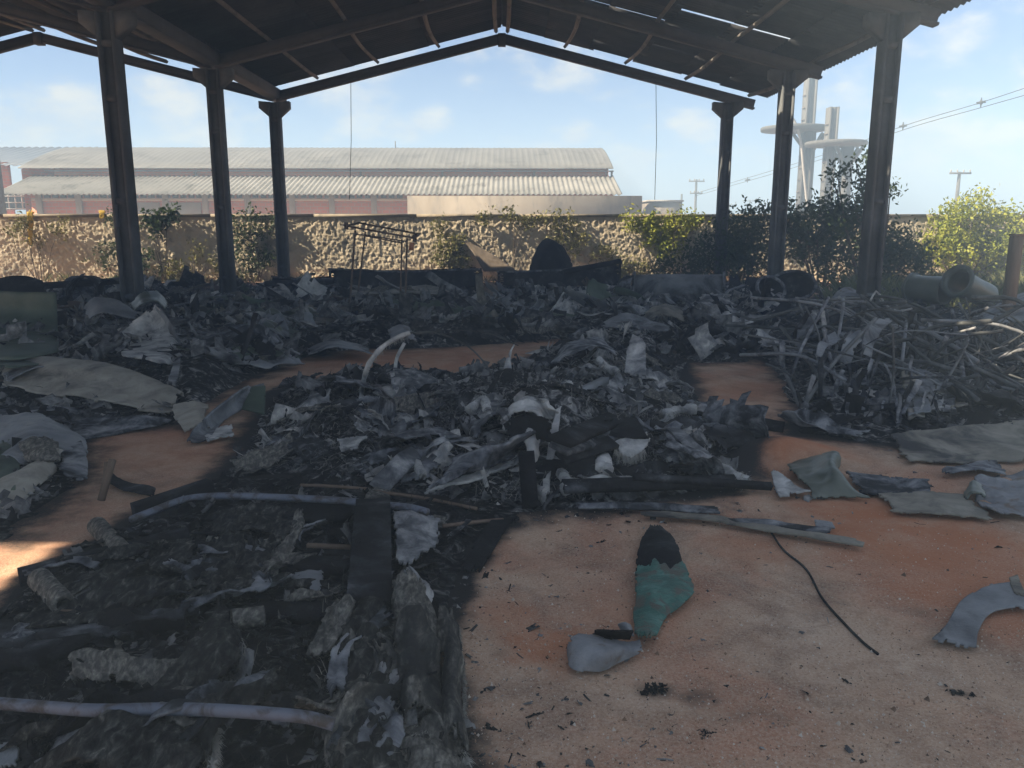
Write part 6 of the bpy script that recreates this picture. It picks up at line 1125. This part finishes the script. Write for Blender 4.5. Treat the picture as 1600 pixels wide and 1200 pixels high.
S('brown_sheet', 'light brown flat flap standing in the litter left of the stand', 'sheet', [[(486, 492, 13.0), (515, 482, 13.2), (545, 478, 13.3)], [(490, 506, 12.7), (515, 504, 12.7), (546, 504, 12.7)]], 'beige', 18, 24, amp=.03, t=.012, tear=.04, seed=105)
S('brown_sheet', 'light brown bent flap in the litter right of the left columns', 'sheet', [[(378, 490, 13.4), (410, 476, 13.6), (440, 482, 13.5)], [(372, 500, 13.0), (405, 492, 13.0), (432, 494, 13.0)]], 'beige', 18, 24, amp=.03, t=.012, tear=.04, seed=106)
S('ribbed_scrap', 'ribbed pale grey scrap standing in the litter below the stand', 'scrap', [[(606, 518, 11.0), (625, 506, 11.2), (640, 512, 11.1)], [(612, 530, 10.7), (630, 528, 10.6), (652, 534, 10.5)]], 'slate', 18, 18, amp=.03, t=.012, tear=.05, seed=107)
S('flat_grey_cloth', 'smooth grey cloth like sheet lying on the bare soil left of centre', 'sheet', [[(482, 548, 10.4), (520, 532, 10.8), (580, 545, 10.5)], [(484, 556, 10.0), (525, 545, 10.0), (582, 556, 10.0)]], 'grey_sheet', 18, 34, amp=.05, freq=2.5, t=.012, tear=.04, seed=108)
S('green_flat', 'dull green flat sheet lying in the left litter', 'sheet', [[(362, 545, 10.0), (400, 530, 10.4), (440, 545, 10.1)], [(365, 562, 9.6), (405, 555, 9.7), (450, 562, 9.6)]], 'green', 20, 26, amp=.04, t=.012, tear=.05, seed=109)
tubes('light_batten', 'pair of thin pale battens lying crossed on the left litter', 'batten', [([(395, 528, 10.2), (455, 556, 9.7)], .012), ([(412, 528, 10.2), (468, 553, 9.8)], .012)], 'grey_sheet')
S('long_pale_sheet', 'long pale flattened sheets lying along the litter before the longest trough', 'sheet', [[(515, 458, 16.4), (580, 452, 16.8), (650, 448, 17.0), (725, 458, 16.6)], [(512, 466, 15.6), (580, 462, 15.6), (650, 460, 15.7), (724, 468, 15.5)]], 'beige', 16, 50, amp=.06, freq=2, t=.014, tear=.04, seed=110)
tubes('long_rod', 'long thin pale rod lying on the left litter before the columns', 'rod', [([(250, 482, 13.0), (310, 472, 13.6), (390, 474, 13.5)], .018)], 'grey_sheet')

# ------------------------------------------------------------------ thin smoke over the yard, thickened to lift the far darks
M['fibre_soot'] = mk('sooty_fibre', [(0, (.008, .008, .008)), (.6, (.035, .034, .032)), (1, (.13, .125, .11))], scale=3, attr=.6, bump=0)
def crumbs():
    rg = np.random.default_rng(31); mb = MB(); n = 7000; px = rg.uniform(660, 1640, n); py = 700 + 500 * rg.random(n) ** 1.3; C = np.array([tuple(G(a, b)) for a, b in zip(px, py)])
    dist = np.minimum(-sdist(POLY['front'], C[:, 0], C[:, 1]), np.minimum(-sdist(POLY['heap'], C[:, 0], C[:, 1]), -sdist(POLY['tangle'], C[:, 0], C[:, 1]) * 1.0)); cl = fbm(P3(C[:, 0] * 1.4, C[:, 1] * 1.4), 8, 3)
    pr = np.exp(-np.maximum(dist, 0) / .35) * .75 + .05 + .22 * np.clip(cl, 0, 1); k = (rg.random(n) < pr) & (dist > -.05); C = C[k]; z = soilz(C[:, 0], C[:, 1])
    for (x, y, _), zz in zip(C, z):
        V, Fq = SMALL[rg.integers(len(SMALL))]; s = min(.07, .010 * rg.lognormal(0, .8)) * max(1, y / 4); mb.add((V * s * np.array((1, 1, .6))) @ rotm(rg, .25).T + np.array((x, y, zz + s * .08)), Fq, float(np.clip(rg.normal(.38, .3), 0, 1)))
    o = mb.build('ash_crumbs', M['frag'], None, False, True); tag(o, 'crumbs of char and ash thinning out over the sandy floor', 'debris', kind='stuff')
crumbs()
def strewn(label, poly, n, ln, seed, lift, mat, pxr):
    rg = np.random.default_rng(seed); P = inpoly(poly, rg, n, pxr); cl = fbm(P3(P[:, 0] * 3, P[:, 1] * 3), seed, 3); P = P[cl > -.25]; n = len(P); mb = MB()
    z = topz(P[:, 0], P[:, 1]) + lift * rg.random(n); b = P3(P[:, 0], P[:, 1], z); a = rg.normal(1.5, .9, n); d = np.stack([np.cos(a), np.sin(a), rg.normal(.12, .28, n)], 1); L = (ln * rg.lognormal(0, .5, n))[:, None]
    s = np.stack([-np.sin(a), np.cos(a), np.zeros(n)], 1) * .0016; m1 = b + d * L * .5 + rg.normal(0, .004, (n, 3)); m2 = b + d * L - np.array((0, 0, .3)) * L * .4
    V = np.stack([b - s, b + s, m1 + s, m1 - s, m2], 1).reshape(-1, 3); i = np.arange(n) * 5; mb.add(V, [np.stack([i, i + 1, i + 2, i + 3], 1), np.stack([i + 3, i + 2, i + 4], 1)], np.repeat(np.clip(rg.normal(.35, .3, n), 0, 1), 5))
    o = mb.build('loose_fibres', M[mat], None, False, True); tag(o, label, 'fibres', kind='stuff')
strewn('loose scorched fibres strewn over the charred mats in the foreground', 'front', 6000, .04, 71, .035, 'fibre_soot', (0, 760, 760, 1250))
strewn('loose pale fibres tangled on the mats along the edge of the sand', 'front', 1600, .04, 73, .06, 'fibre_dark', (500, 930, 740, 1250))
strewn('loose pale fibres strewn over the middle ash heap', 'heap', 9000, .06, 72, .08, 'fibre', (400, 520, 1200, 800))
hm = bpy.data.materials.new('haze'); hm.use_nodes = True; nt = hm.node_tree; nt.nodes.clear()
pv = N(nt, 'ShaderNodeVolumePrincipled', {'Color': (.58, .78, 1.0, 1), 'Density': .0095, 'Anisotropy': 0.0}); N(nt, 'ShaderNodeOutputMaterial', {'Volume': pv.outputs[0]})  # slight smoke made denser and bluer so that distant shade reads lighter
hb = MB().box((0, 170, 7.6), (620, 480, 17.4)).build('haze', hm); tag(hb, 'thin bluish smoke haze over the whole yard, thickened to lift the shadows', 'haze', kind='stuff')
